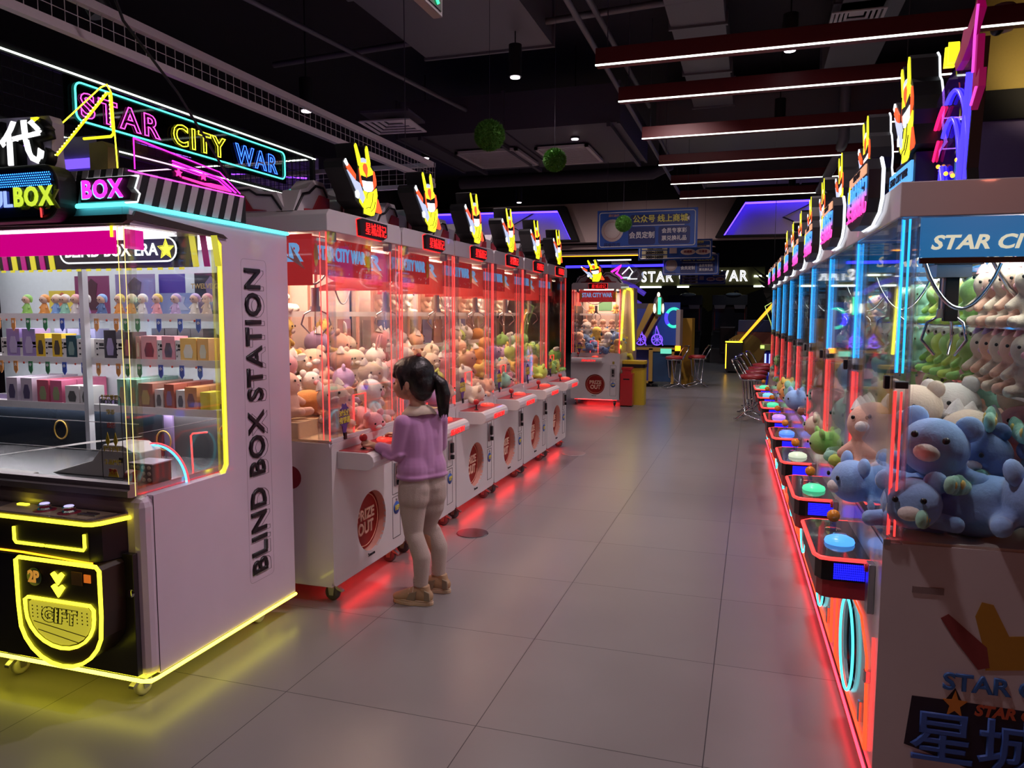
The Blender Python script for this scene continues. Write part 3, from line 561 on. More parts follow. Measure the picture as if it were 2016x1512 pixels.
    for (y0,y1,z0,z1) in ((.18,.80,.60,.72),(.30,.82,.50,.545),(.36,.82,.38,.43)): a.prism(rrect(y0,y1,z0,z1,(z1-z0)/2.01,6),.0015,.004,'x')
    a.build('flank_print',mat('dark crimson print',(.25,.01,.02),.5),t)
    # red underglow and casters
    MB().box(.06,W-.06,.05,.06,.088,.098).box(.06,W-.06,.76,.77,.088,.098).build('under_light',NREDF,t)
    for x in (.09,W-.09):
        for y in (.06,.76): caster(t,x,y,.042,RUBBER)
    return t
LM=make_left(); XL=-2.0; Y0=3.265
llab=['nearest white claw machine of the left row, the one the girl is playing','second white claw machine of the left row, partly hidden behind the girl','third white claw machine of the left row, first beyond the girl','fourth white claw machine of the left row, mint plush toy by its glass','fifth white claw machine of the left row, next to last','last white claw machine of the left row, with green plush toys inside']
lefts=[]
for i in range(6):
    o=LM if i==0 else copy_tree(LM)
    o.location=(XL,Y0+i*.833,0); o.rotation_euler=(0,0,PI/2); o['label']=llab[i]; o['group']='white claw machines in the left row'; lefts.append(o)
far=copy_tree(LM); far.location=(-2.87,12.15,0); far.rotation_euler=(0,0,0); far['label']='lone white claw machine facing the camera at the far left of the aisle'
MB().box(.30,.53,.818,.822,1.56,1.84).build('green_poster',mat('green print',(.12,.30,.16),.5),far); MB().box(.55,.76,.818,.822,1.56,1.84).build('pale_poster',mat('pale print',(.55,.62,.62),.5),far)
def lw(i,x,y,z):   # local of left machine i -> world
    return (XL-y,Y0+i*.833+x,z)
ordn=['nearest','second','third','fourth','fifth','last']
def pile_left(i,cols,kinds):
    rnd=random.Random(20+i); k=0
    pos=[]
    for r in range(4):
        zz=.86+.085*r; yy=.12+.19*r
        for c in range(4):
            x=.11+.2*c+rnd.uniform(-.02,.02)
            if r==0 and c==0: continue
            pos.append((x,yy+rnd.uniform(-.02,.02),zz))
    q=MB()
    for r in range(1,4): q.box(.03,W-.03,.02+.19*r,.02+.19*(r+1),.858,.858+.085*r-.005)
    q.build('stepped_tray',mat('warm deck',(.85,.6,.35)),lefts[i] if i<6 else far)
    cnt={}
    for x,y,z in pos:
        c=cols[k%len(cols)]; kd=kinds[k%len(kinds)]; k+=1
        if i<6: X,Yw,Z=lw(i,x,y,z); base=PI/2
        else: X,Yw,Z=(-2.87+x,12.15+y,z); base=0
        lie=kd=='lying' or rnd.random()<.25; kd2='lying' if lie else kd
        where='lone far claw machine' if i>=6 else f'{ordn[i]} left claw machine'
        row='front edge' if y<.2 else ('back' if y>.6 else 'middle')
        shp={'lying':'lying plush animal','bear':'round-eared plush bear','cat':'pointed-eared plush cat','rabbit':'long-eared plush rabbit','pig':'plush piglet','duck':'round plush duck','frog':'plush frog'}[kd2]
        lb=f'{c} {shp}, {row} of the pile in the {where}'
        plush(kd2,c,'white' if c!='white' else 'pink',(X,Yw,Z),(rnd.uniform(-.3,.3),rnd.uniform(-.25,.25),base+rnd.uniform(-.9,.9)),rnd.uniform(.80,.98),lb,'plush toys heaped in the '+where,detail=i<3)
pile_left(0,['cream','pink','white','peach','orange','cream','lilac'],['cat','lying','bear','rabbit'])
pile_left(1,['pink','lilac','peach','cream','white'],['bear','rabbit','lying','cat'])
pile_left(2,['cream','white','peach','lime','cream','pink'],['lying','bear','cat'])
pile_left(3,['mint','pink','cream','peach','yellow','orange'],['bear','lying','pig'])
pile_left(4,['white','lime','orange','lilac','yellow','lime'],['bear','lying','rabbit'])
pile_left(5,['green','lime','green','mint','lime'],['frog','bear','frog'])
pile_left(6,['blue','navy','yellow','peach','blue','white'],['bear','lying','duck'])
# prizes on the shelves of the left machines
def shelf_plush(i,kd,c,c2,x,z,sc,l,y=.69):
    p=lw(i,x,y,z) if i<6 else (-2.87+x,12.15+y,z); plush(kd,c,c2,p,(0,0,(PI/2 if i<6 else 0)+.3),sc,l,detail=i<2)
shelf_plush(0,'bear','lilac','white',.20,1.50,1.15,'big lilac plush bear on the top shelf of the nearest left claw machine')
shelf_plush(0,'rabbit','white','pink',.52,1.50,1.1,'white long-eared plush on the top shelf of the nearest left claw machine')
shelf_plush(0,'bear','yellow','yellow',.60,1.24,.85,'yellow plush bear on the middle shelf of the nearest left claw machine')
t=thing('toy_box','purple window box with a small plush inside on the middle shelf','boxed toy',lw(0,.26,.66,1.24),PI/2); MB().box(-.10,.10,-.03,.09,0,.23).build('carton',mat('purple carton',(.30,.18,.50),.5),t,.004)
MB().box(-.03,.07,-.034,-.029,.05,.20).build('window',mat('dark window',(.15,.08,.15),.2),t); MB().box(-.09,-.045,-.034,-.03,.05,.12).build('white_label',WPRT,t); MB().ball((.02,-.036,.10),(.03,.01,.045),12,8).build('printed_toy',pm('white'),t)
def card(i,x0,x1,z0,z1,y,c,l,name='poster'):
    t=thing(name,l,'poster',lw(i,(x0+x1)/2,y,z0),PI/2); w_=(x1-x0)/2; h=z1-z0; MB().box(-w_,w_,-.004,.004,0,h).build('sheet',mat('print '+str(c),c,.5),t); return t,w_,h
t,w_,h=card(0,.63,.80,1.24,1.47,.80,(.30,.20,.12),'dark arched portrait poster beside the yellow plush bear'); MB().prism(rrect(-w_*.7,w_*.7,.03,h*.9,.04),-.006,-.004).build('arch_print',mat('dark print',(.08,.05,.05),.5),t)
t,w_,h=card(0,.04,.20,1.00,1.17,.58,(.75,.45,.05),'tilted yellow card between plush toys in nearest left claw machine')
shelf_plush(1,'bear','yellow','yellow',.22,1.24,.75,'yellow plush bear on the middle shelf of the second left claw machine')
t,w_,h=card(1,.34,.50,1.24,1.45,.78,(.55,.40,.28),'beige poster card in the second left claw machine')
t,w_,h=card(1,.53,.70,1.24,1.46,.76,(.45,.20,.18),'brown red poster card in the second left claw machine')
for i in (2,3,4,5):
    for j,(c,n) in enumerate((((.55,.45,.40),'grey beige'),((.20,.22,.45),'dusky blue'),((.5,.25,.2),'brick red'))): card(i,.08+.24*j,.27+.24*j,1.24,1.45,.78,c,f'{n} figure box on the middle shelf of the {ordn[i]} left claw machine')
    for j in range(3): shelf_plush(i,'bear',['peach','cream','white'][j],'white',.18+.23*j,1.50,.7,f"{['peach','cream','white'][j]} small plush bear on the top shelf of the {ordn[i]} left claw machine")
for j in range(5): plush('duck','peach','peach',(-2.87+.10+.155*j,12.15+.66,1.24),(0,0,.1*j-.2),.62,['leftmost','second','middle','fourth','rightmost'][j]+' orange round plush duck on the shelf of the lone far claw machine','orange ducks in the far claw machine',detail=False)
for j in range(2): plush('duck','orange','orange',(-2.87+.20+.42*j,12.15+.70,1.50),(0,0,0),.62,['left','right'][j]+' orange plush duck on the top shelf of the lone far claw machine','orange ducks in the far claw machine',detail=False)
# notice card standing in the flank of the first machine, and the second card in machine three
for (i,x,l) in ((0,.035,'yellow notice card with Chinese writing inside the flank glass of the nearest left machine'),(2,.16,'yellow notice card leaning inside the third left claw machine')):
    t=thing('notice_card',l,'card',lw(i,x,.45 if i==0 else .10,.86),0 if i==0 else PI/2); MB().box(-.07,.07,-.003,.003,0,.24).build('sheet',mat('amber card',(.80,.50,.05),.5),t,.002); 
    q=MB(); 
    for z0 in (.0,.236): q.box(-.07,.07,-.005,-.003,z0,z0+.004)
    q.build('purple_edge',mat('purple print',(.12,.05,.28)),t)
    for k,s in enumerate(('元','累计','礼品')): txt(s,.045,mat('brown print',(.45,.16,.02),.5),t,(.02,-.0045,.18-.065*k),off=.001)
# ================================================================ RIGHT ROW OF CLAW MACHINES
WR=.83; A=.03
def grad_letters():
    if 'blue to pink letters' in MATS: return MATS['blue to pink letters']
    m=emi('blue to pink letters',(.1,.3,1),1.5); n=m.node_tree; g=n.nodes.new('ShaderNodeTexCoord'); sp=n.nodes.new('ShaderNodeSeparateXYZ'); r=n.nodes.new('ShaderNodeValToRGB')
    n.links.new(g.outputs['Generated'],sp.inputs[0]); n.links.new(sp.outputs[1],r.inputs[0]); r.color_ramp.elements[0].color=(1,.05,.40,1); r.color_ramp.elements[0].position=.15; r.color_ramp.elements[1].color=(.06,.32,1,1); r.color_ramp.elements[1].position=.6
    n.links.new(r.outputs[0],n.nodes['Principled BSDF'].inputs['Emission Color']); return m
def make_right(near=False):
    t=thing('claw_machine','','claw machine')
    WB=WHITE
    b=MB(); b.plate_hole(.003,WR-.003,.075,.82,.01,.33,.29,.15,.17,0,.012)
    b.box(.003,.015,.012,.9,.06,.82).box(WR-.015,WR-.003,.012,.9,.06,.82).box(.015,WR-.015,.888,.9,.06,.82).box(.015,WR-.015,.012,.888,.06,.07).box(.015,WR-.015,.012,.888,.81,.82).build('cabinet',WB,t)
    o=MB().lathe((.33,.05,.29),[(0,0),(.148,0),(.148,.03)],32,'y').build('prize_port',mat('deep teal',(.01,.10,.18),.3),t)
    MB().tube([(.33+.148*math.cos(2*PI*i/40),-.012,.29+.168*math.sin(2*PI*i/40)) for i in range(40)],.005,6,True).build('oval_neon',NCY,o)
    MB().tube([(.33+.118*math.cos(2*PI*i/40),.02,.29+.138*math.sin(2*PI*i/40)) for i in range(40)],.004,6,True).build('inner_ring',mat('blue ring',(.02,.25,.5),.3),o)
    hexo=[(.03,.11),(.03,.40),(.13,.49),(.57,.49),(.70,.40),(.73,.11)]
    MB().tube([(x,-.006,z) for x,z in hexo],.0042,6,True).build('neon_outline',NREDO,t)
    MB().tube([(.775,-.004,.50),(.79,-.004,.42),(.79,-.004,.14)],.005,6).tube([(.015,-.004,.14),(.015,-.004,.50)],.004,6).build('neon_strip',NRED,t)
    MB().box(.0,WR,-.012,-.004,.052,.060).build('base_neon',emi('base red neon',(1,.015,.03),10),t)
    MB().box(.02,WR-.02,.02,.88,.0,.058).build('plinth',MATTE,t)
    # control box
    p=MB().prism([(.16,0),(.16,-.13),(.19,-.162),(.60,-.162),(.633,-.145),(.64,-.12),(.64,0)],.625,.69,'z').build('control_box',BLACK,t)
    MB().prism([(.17,0),(.17,-.12),(.20,-.155),(.595,-.155),(.628,-.14),(.635,-.12),(.635,0)],.565,.625,'z').build('lower_skirt',REDW,p)
    MB().tube([(.157,0,.70),(.157,-.13,.70),(.19,-.166,.70),(.60,-.166,.70),(.636,-.150,.70),(.645,-.12,.70),(.645,0,.70)],.0065,6).build('edge_neon',NRED,p)
    MB().prism([(.163,0),(.163,-.13),(.19,-.16),(.60,-.16),(.631,-.145),(.638,-.12),(.638,0)],.69,.706,'z').build('glossy_top',mat('dark glossy top',(.05,.045,.06),.08,coat=.5),p)
    g=MB()
    for i in range(16):
        for j in range(7): y=-.108+i*.0060; z=.632+j*.0078; g.box(.640,.6425,y,y+.0042,z,z+.0056)
    g.build('led_matrix',LEDB,p)
    j=MB().tube([(.30,-.07,.706),(.30,-.07,.745)],.011,10).build('joystick',glassm('clear stem',(.8,.85,1),1,.3,(.3,.4,.9)),t); MB().ball((.30,-.07,.758),.0235,18,12).build('knob',mat('orange ball',(.95,.34,.03),.25,coat=.4),j); MB().lathe((.30,-.07,.706),[(.03,0),(.028,.003),(0,.004)],20).build('collar',GLASS,j)
    bt=MB().lathe((.47,-.07,.706),[(.048,0),(.05,.006),(.046,.016),(.03,.024),(0,.028)],24).build('button',emi('green lit button',(.10,.9,.45),.9),t); MB().lathe((.47,-.07,.73),[(.024,0),(.022,.008),(0,.010)],18).build('button_cap',GLASS,bt)
    MB().box(.69,.74,-.02,0,.56,.72).build('coin_mechanism',STEEL,t,.003); MB().lathe((.71,-.022,.70),[(0,-.006),(.012,-.006),(.014,.004)],14,'y').build('red_button',RED,t)
    MB().box(.64,.66,-.018,0,.16,.23).box(.735,.755,-.022,0,.34,.38).build('latch',CHROME,t,.003)
    # glass with two-tone neon corner posts
    MB().box(.06,WR-.06,.010,.016,.83,1.78).build('front_glass',GLASS,t); MB().box(WR-.010,WR-.005,.06,.86,.82,1.78).build('side_glass',GLASS,t); MB().box(.005,.010,.06,.86,.82,1.78).build('side_glass',GLASS,t)
    for c in (.02,WR-.028):
        p=MB(); p.box(c-.012,c+.035,.004,.008,.82,1.78).box(c-.014,c-.010,.008,.05,.82,1.78).box(c+.033,c+.037,.008,.05,.82,1.78).box(c-.012,c+.035,.046,.05,.82,1.78); a=p.build('corner_post',ACR,t)
        MB().tube([(c,.018,1.33),(c,.018,1.775)],.0042,6).tube([(c+.022,.03,1.33),(c+.022,.03,1.775)],.0035,6).tube([(c+.012,.012,1.33),(c+.012,.012,1.775)],.0025,6).build('blue_neon',NBLU,a)
        MB().tube([(c,.018,.84),(c,.018,1.275)],.0042,6).tube([(c+.022,.03,.84),(c+.022,.03,1.275)],.0035,6).tube([(c+.012,.012,.84),(c+.012,.012,1.275)],.0025,6).build('red_neon',NRED,a)
        MB().box(c-.013,c+.036,.01,.045,1.285,1.305).build('lock_block',BLACK,a,.003)
    MB().box(WR-.055,WR-.03,-.012,.003,1.28,1.32).build('glass_lock',BLACK,t,.003)
    MB().box(.0,WR,.0,.02,.812,.832).build('sill',mat('aluminium trim',(.5,.5,.5),.3,.8),t,.002)
    MB().box(.02,WR-.02,.86,.87,.82,1.78).build('back_panel',mat('pale green back',(.45,.52,.48),.6),t)
    MB().box(.01,WR-.01,.02,.88,.819,.828).build('deck',mat('pale deck',(.75,.70,.62),.5),t)
    MB().box(.0,WR,0,.9,1.78,1.88).build('header',WHITE,t,.003)
    MB().box(.12,WR-.12,.35,.65,1.768,1.779).build('lamp_panel',ECOOL,t)
    # blue banners inside
    k=MB().box(WR-.018,WR-.014,.06,.86,1.665,1.778).build('side_banner',emi('blue banner with added glow',(.01,.17,.42),.75),t); txt('STAR CITY WAR',.055,emi('cream letters with added glow',(.85,.80,.60),.8),k,(WR-.012,.32,1.705),(0,1,0),(0,0,1),shear=.25,off=.0015,sx=1.15)  # banner and letters glow in place of neon light from inside
    MB().box(WR-.019,WR-.013,.06,.86,1.648,1.664).build('dark_rail',BLACK,k)
    k=MB().box(.05,WR-.05,.84,.845,1.60,1.66).build('rear_banner',mat('mid blue sign',(.02,.16,.5),.4),t); txt('STAR CITY WAR',.05,WPRT,k,(.4,.838,1.63),shear=.25)
    MB().box(.06,WR-.10,.10,.104,1.68,1.775).build('front_banner',BLUES,t)
    g=MB().box(.04,WR-.04,.22,.25,1.74,1.765).box(.40,.56,.16,.30,1.66,1.74).build('gantry',mat('dark gantry',(.03,.03,.04),.3),t); c=claw_unit(t,.50,.22,1.66,1.40,coil=True,pr=.075)
    MB().box(.46,.49,.20,.24,1.50,1.66).box(.51,.54,.20,.24,1.48,1.66).build('solenoid',EBLK,c,.003)
    rail_loop(t,.55,.20,.30,1.74,.24,.0075,CHROME,y1=.80); rail_loop(t,.62,.58,.12,1.66,.14,.006,CHROME,y1=.34)
    # acrylic prize shelves
    for z in (1.46,1.24): MB().box(.02,WR-.02,.42,.86,z-.006,z).box(.02,WR-.02,.416,.42,z-.006,z+.03).build('shelf',ACR,t)
    # header sign and emblem
    sil=[(.17,1.86),(.19,1.825),(.27,1.80),(.45,1.80),(.56,1.83),(.60,1.87),(.60,1.96),(.56,2.0),(.30,1.995),(.17,1.955)]
    k=MB().prism(sil,-.05,-.008).build('header_sign',EBLK,t); MB().tube([(x,-.008,z) for x,z in sil],.0055,5,True).build('halo',emi('white halo',(.85,.92,1),1.7),k)
    txt('星城战记',.105,grad_letters(),k,(.385,-.053,1.89),bev=.0005,fit=(.40,.125))
    MB().box(.22,.56,-.054,-.05,1.955,1.985).build('sign_strip',emi('peach strip',(.9,.45,.25),.9),k); txt('STAR CITY',.028,INK,k,(.39,-.056,1.97),shear=.2)
    MB().prism([(.22,1.92),(.24,1.96),(.26,1.92),(.25,1.90),(.23,1.90)],-.057,-.053).build('star',EYEL,k)
    m=emblem(t,-.03,.13,2.03,.38,.38,.09,glow=True); MB().box(.0,.32,.14,.21,1.88,2.06).build('emblem_stand',EBLK,m)
    MB().box(-.02,.34,.122,.13,1.96,2.03).build('emblem_caption',emi('sky caption',(.10,.40,.9),1.2),m); txt('STAR CITY WAR',.04,INK,m,(.16,.118,1.995),shear=.2)
    # dim blue acrylic fin behind
    MB().prism([(.35,1.88),(.80,1.88),(.80,2.05),(.68,2.25),(.45,2.28),(.35,2.1)],.24,.252).build('blue_fin',emi('blue acrylic',(.015,.01,.7),.55),t)
    return t
RM=make_right(); rights=[]
rl=['nearest claw machine of the right row, cut off by the picture edge','second claw machine of the right row, with green lit button','third claw machine of the right row from the camera','fourth claw machine of the right row, bluish lit button','fifth claw machine of the right row from the camera','sixth claw machine of the right row','seventh claw machine of the right row, next to last','eighth and last claw machine of the right row, before the chrome stools']
btc=[('blue green lit button',(.08,.35,1),1.4),('green lit button',(.10,.9,.45),.9),('pale lit button',(.7,.8,.6),.9),('blue lit button',(.1,.25,1),1.3),('violet lit button',(.5,.25,1),1.2),('green lit button',(.10,.9,.45),.9),('cyan lit button',(.2,.6,.9),1.1),('green lit button',(.1,.9,.45),.9)]
def rpos(k,x,y,z):
    n=Vector((.392,2.43))+Vector((-math.sin(A),math.cos(A)))*WR*(k+1); th=-PI/2+A
    return (n.x+x*math.cos(th)-y*math.sin(th),n.y+x*math.sin(th)+y*math.cos(th),z)
for k in range(8):
    o=RM if k==0 else copy_tree(RM); p=rpos(k,0,0,0); o.location=p; o.rotation_euler=(0,0,-PI/2+A); o['label']=rl[k]; o['group']='claw machines in the right row'; rights.append(o)
for k,o in enumerate(rights):
    for ch in o.children:
        if ch.name.startswith('button') and ch.type=='MESH': ch.data=ch.data.copy(); ch.data.materials[0]=emi(*btc[k])
for ch in list(rights[0].children):
    if ch.name.startswith('blue_fin'): bpy.data.objects.remove(ch)
# nearest machine: artwork and writing on the flank, recessed handle, arched light sign on top
n0=rights[0]; X=WR-.003
MB().box(X-.001,X+.003,.085,.17,.675,.695).build('recess_handle',mat('handle grey',(.30,.24,.24),.5),n0)
def side_poly(P,m,name,k=0): return MB().prism(P,X+.0005*k,X+.0015+.0005*k,'x').build(name,m,n0)
NAVY=mat('navy print',(.02,.04,.14),.5)
side_poly([(.085,.20),(.10,.355),(.19,.355),(.215,.395),(.235,.355),(.80,.34),(.82,.16),(.30,.14)],mat('near black print',(.02,.01,.03),.5),'logo_backing')
txt('星城战记',.20,mat('violet blue print',(.07,.17,.62),.5),n0,(X+.004,.46,.235),(0,1,0),(0,0,1),bev=.004,fit=(.72,.17),ext=.0005)
txt('STAR CITY',.045,mat('red orange print',(.6,.12,.05),.5),n0,(X+.004,.375,.335),(0,1,0),(0,0,1),off=.002,shear=.2,ext=.0005)
txt('STAR CITY WAR',.085,mat('navy blue print',(.05,.17,.52),.5),n0,(X+.003,.46,.415),(0,1,0),(0,0,1),bev=.003,fit=(.56,.055),ext=.0005)
side_poly([(.215+.035*(1 if i%2==0 else .42)*math.sin(2*PI*i/10),.345+.045*(1 if i%2==0 else .42)*math.cos(2*PI*i/10)) for i in range(10)],mat('orange star print',(.75,.28,.04),.5),'star_print',6)
# plain crest in place of the printed figure: two spires and a hood shape
side_poly([(.255,.62),(.27,.665),(.30,.66),(.345,.57),(.42,.58),(.43,.48),(.29,.46),(.28,.53)],mat('ochre print',(.50,.27,.03),.5),'crest_print',2)
side_poly([(.165,.605),(.185,.62),(.29,.53),(.30,.47),(.27,.46),(.20,.55)],mat('dull red print',(.28,.05,.05),.5),'bar_print',3)
fx=thing('arched_light_sign','clear arched sign with red and blue neon bows on the nearest right machine','sign',rpos(0,0,0,1.882),-PI/2+A)
def arcs(cx,cz,rx,rz,a0,a1,y,n=18): return [(cx+rx*math.cos(a0+(a1-a0)*i/n),y,cz+rz*math.sin(a0+(a1-a0)*i/n)) for i in range(n+1)]
MB().prism([(.08,0),(.74,0),(.725,.04),(.765,.37),(.60,.40),(.45,.385),(.17,.305),(.09,.16)],.20,.208).build('acrylic_sheet',glassm('violet acrylic',(.60,.35,.9),1.0,.06,(.15,.02,.6)),fx)
MB().prism([(.742,0),(.75,0),(.735,.045),(.775,.40),(.765,.40),(.727,.045)],.19,.22).build('black_edge',EBLK,fx)
MB().tube(arcs(.52,.02,.19,.30,PI*.62,PI*.0,.195),.006,6).tube(arcs(.50,.02,.13,.22,PI*.7,0,.195),.006,6).build('blue_bow',NDB,fx)
MB().tube(arcs(.52,.02,.30,.30,PI*.97,PI*.62,.195),.006,6).tube(arcs(.50,.02,.22,.22,PI*.97,PI*.7,.195),.005,6).tube([(.12,.195,.02),(.13,.195,.17)],.006,6).tube([(.16,.195,.02),(.19,.195,.25)],.006,6).build('red_bow',emi('crimson neon',(1,.01,.12),2.2),fx)
MB().tube([(.64,.195,.02),(.68,.195,.33)],.008,6).tube([(.70,.195,.02),(.735,.195,.35)],.008,6).tube([(.40,.195,.02),(.43,.195,.10),(.46,.195,.02)],.005,6).build('blue_post',NDB,fx)
g=MB()
for x,z in ((.30,.03),(.36,.06),(.42,.03),(.50,.07),(.58,.05),(.40,.11),(.62,.09)): g.ball((x,.192,z),.007,8,6)
g.build('amber_bulbs',emi('amber bulb',(1,.4,.03),2.5),fx)
k=MB().prism([(.58,.385),(.60,.36),(.66,.37),(.72,.40),(.80,.47),(.78,.50),(.70,.45),(.66,.46),(.63,.41)],.18,.20).prism([(.77,.20),(.83,.25),(.83,.30),(.80,.28),(.80,.40),(.775,.40)],.182,.20).build('magenta_letter',emi('magenta letter face',(.45,.0,.12),.3),fx); MB().tube([(.785,.178,.21),(.825,.178,.25)],.004,5).tube([(.785,.178,.30),(.785,.178,.40),(.80,.178,.48)],.004,5).build('bulb_row',emi('magenta bulbs',(1,.1,.8),.9),k)
MB().prism([(.49,.40),(.50,.46),(.51,.46),(.515,.40)],.17,.20).prism([(.53,.40),(.54,.465),(.55,.46),(.555,.40)],.17,.20).build('yellow_spire',EYEL,fx)
MB().tube([(.04,.55,.0),(.25,.56,.55)],.0) if 0 else None
# plush toys inside the right machines
def rplush(k,kd,c,c2,x,y,z,rz,sc,l,g=None,rx=0,ry=0,detail=True): plush(kd,c,c2,rpos(k,x,y,z),(rx,ry,-PI/2+A+rz),sc,l,g,detail=detail)
rr=random.Random(9); on5=['first','second','third','fourth','fifth']
for z,nm in ((1.46,'top'),(1.24,'lower')):
    for j in range(5): rplush(0,'pig','peach' if j%2 else 'cream','pink' if nm=='top' or j<3 else 'lilac',.52-.105*j,.47,z,.9,.74,on5[j]+f' pale piglet plush from the camera, {nm} shelf of the nearest right machine','piglet plush toys on the shelves of the nearest right machine')
    for j in range(5): rplush(1,'frog','lime' if j%2 else 'green','white',.72-.13*j,.47,z,.5,.66,on5[j]+f' green frog plush from the camera, {nm} shelf of the second right machine','frog plush toys on the shelves of the second right machine',detail=False)
    for j in range(5): rplush(2,'bear','mint','white',.72-.13*j,.47,z,.5,.66,f'mint plush bear on the {nm} shelf of the third right machine','mint plush toys in the third right machine',detail=False)
steps=MB()
for r in range(1,4): steps.box(.02,WR-.03,.02+.2*r,.02+.2*(r+1),.828,.828+.07*r-.004)
for o in rights[1:]: o2=steps.build('stepped_tray',mat('pale deck',(.75,.70,.62)),o)
big=[(.66,.12,.83,1.3,'lying','blue',1.15,'light blue plush lying in the bottom front corner'),(.56,.20,.95,1.1,'lying','blue',1.35,'large light blue plush lying beside the neon post'),(.72,.31,.83,2.3,'lying','blue',1.35,'dusky blue plush lying at the bottom under the dark one'),(.60,.345,.86,1.0,'bear','navy',1.0,'dark blue plush bear sitting above the lying ones'),(.42,.09,.83,.3,'lying','blue',1.1,'light blue plush lying behind the corner one'),(.70,.52,.83,1.8,'bear','navy',1.0,'dark blue plush bear cut off at the picture edge'),
 (.26,.19,.95,1.0,'bear','cream',1.05,'large cream plush bear in the middle of the heap'),(.24,.34,.96,.9,'bear','white',1.05,'large white plush bear in the middle of the heap'),(.28,.06,.90,.9,'pig','peach',1.0,'large peach plush piglet in the middle of the heap'),(.40,.46,.95,.9,'bear','pink',.9,'pink plush bear below the lower shelf'),(.42,.30,.90,1.0,'pig','cream',1.0,'large cream plush piglet behind the dark blue bear')]
for x,y,z,rz,kd,c,sc,l in big: rplush(0,kd,c,'white',x,y,z,rz,sc,l+' in the nearest right machine',rx=rr.uniform(-.35,.1),ry=rr.uniform(-.2,.2))
for j,(x,y,z,rz) in enumerate(((.775,.13,.885,1.2),(.60,.33,1.155,1.3),(.66,.40,1.13,1.5),(.74,.24,.98,.9))):
    t=thing('gift_bow',['lowest','highest','right hand','outermost'][j]+' yellow and mint dotted cloth bow among the blue plush toys','bow',rpos(0,x,y,z),rz,sc=1.25)
    b=MB(); b.chain([(0,0,0,.016,.014,.014),(.05,0,.015,.032,.014,.026),(.085,0,.02,.02,.012,.022)],.012,10,6); b.chain([(0,0,0,.016,.014,.014),(-.05,0,.015,.032,.014,.026),(-.085,0,.02,.02,.012,.022)],.012,10,6); b.build('bow_loops',pm('mint'),t)
    q=MB(); 
    for s in (-1,1): q.ball((s*.05,-.010,.018),(.014,.006,.012),8,6); q.ball((s*.078,-.008,.02),(.008,.005,.010),8,6); q.ball((s*.045,.010,.018),(.014,.006,.012),8,6)
    q.build('yellow_dots',pm('yellow'),t)
ords=['nearest','second','third','fourth','fifth','sixth','seventh','last']
cset=[['peach','cream','pink'],['green','mint','lime','cream'],['mint','pink','cream','green'],['blue','white','brown','mint'],['yellow','orange','mint','peach'],['cream','pink'],['green','blue'],['cream','mint']]
for k in range(8):
    rn=random.Random(50+k); cs=cset[k]
    for r in range(4):
        for c in range(4 if k<3 else 3):
            if k==0 and (c>1 or r<1): continue
            cc=cs[(r*3+c)%len(cs)]; kd=rn.choice(['bear','lying','cat','pig'])
            zz=.83+.07*r+(.06 if k==0 else 0)*(r>1)
            rplush(k,kd,cc,'white' if kd!='pig' else 'pink',.12+.2*c+rn.uniform(-.02,.02),.12+.2*r,zz,rn.uniform(-1,1),rn.uniform(.85,1.05),f'{cc} plush toy, {["front","second","third","back"][r]} row of the heap in the {ords[k]} right machine',f'plush toys heaped in the {ords[k]} right machine',rx=rn.uniform(-.2,.2),detail=False)
    if k:
        for z in (1.46,1.24):
            for j in range(5 if k<4 else 3):
                if k>5: continue
                rplush(k,'bear',cs[(j+1)%len(cs)],'white',.12+.15*j,.60,z,0,.62,f'{cs[(j+1)%len(cs)]} small plush on the {"top" if z>1.3 else "lower"} shelf of the {ords[k]} right machine',f'shelf plush toys in the {ords[k]} right machine',detail=False)
# ================================================================ BLIND BOX MACHINE (local frame: front y=0, right flank x=0)
BX,BY=-2.15,2.19
B=thing('prize_vending_machine','large white prize machine with yellow neon edges and tall black flank lettering','prize machine',(BX,BY,0))
LAV=mat('lavender lacquer',(.76,.62,.76),.28,coat=.4,scale=4)
MB().box(-1.75,0,0,.96,.105,.81).build('lower_body',LAV,B,.04)
b=MB(); b.prism([(.055,.108),(.96,.108),(.96,1.885),(0,1.885),(0,1.815),(.465,1.815),(.492,1.79),(.492,.845),(.47,.812),(.055,.812)],-.030,.0012,'x').build('side_panel',LAV,B,.002)
MB().box(-1.75,-.032,0.001,.955,1.815,1.884).build('upper_body',LAV,B,.004)
MB().box(.0,.002,.0535,.0555,.115,.808).build('panel_seam',LINE,B)
MB().tube([(-1.75,-.004,.098),(-.03,-.004,.098),(.0,.01,.098),(.004,.04,.098),(.004,.96,.098)],.0075,6).build('base_neon',emi('yellow neon base',(1,.92,.08),5),B)
MB().box(-1.7,-.05,.03,.035,.09,.10).box(-.05,-.045,.03,.9,.09,.10).build('under_light',NYEL,B)
for x,y in ((-.10,.07),(-.10,.80),(-.72,.05),(-1.5,.1)): caster(B,x,y,.04,TYRE)
# flank lettering
FL=mat('black flank letters',(.008,.006,.012),.35)
txt('BLIND BOX STATION',.135,FL,B,(.0035,.685,1.0),(0,0,1),(0,-1,0),'flank_letters',bev=.004,space=1.1,fit=(1.40,.115))
txt('BLIND BOX STATION',.135,LINE,B,(.0022,.712,.994),(0,0,1),(0,-1,0),'outline_letters',outline=.0007,space=1.1,off=.003,fit=(1.40,.115))
MB().tube([(.001,y,z) for y,z in rrect(.612,.79,.265,1.74,.02)],.0008,4,True).build('lettering_frame',mat('faint line',(.30,.22,.30),.5),B)
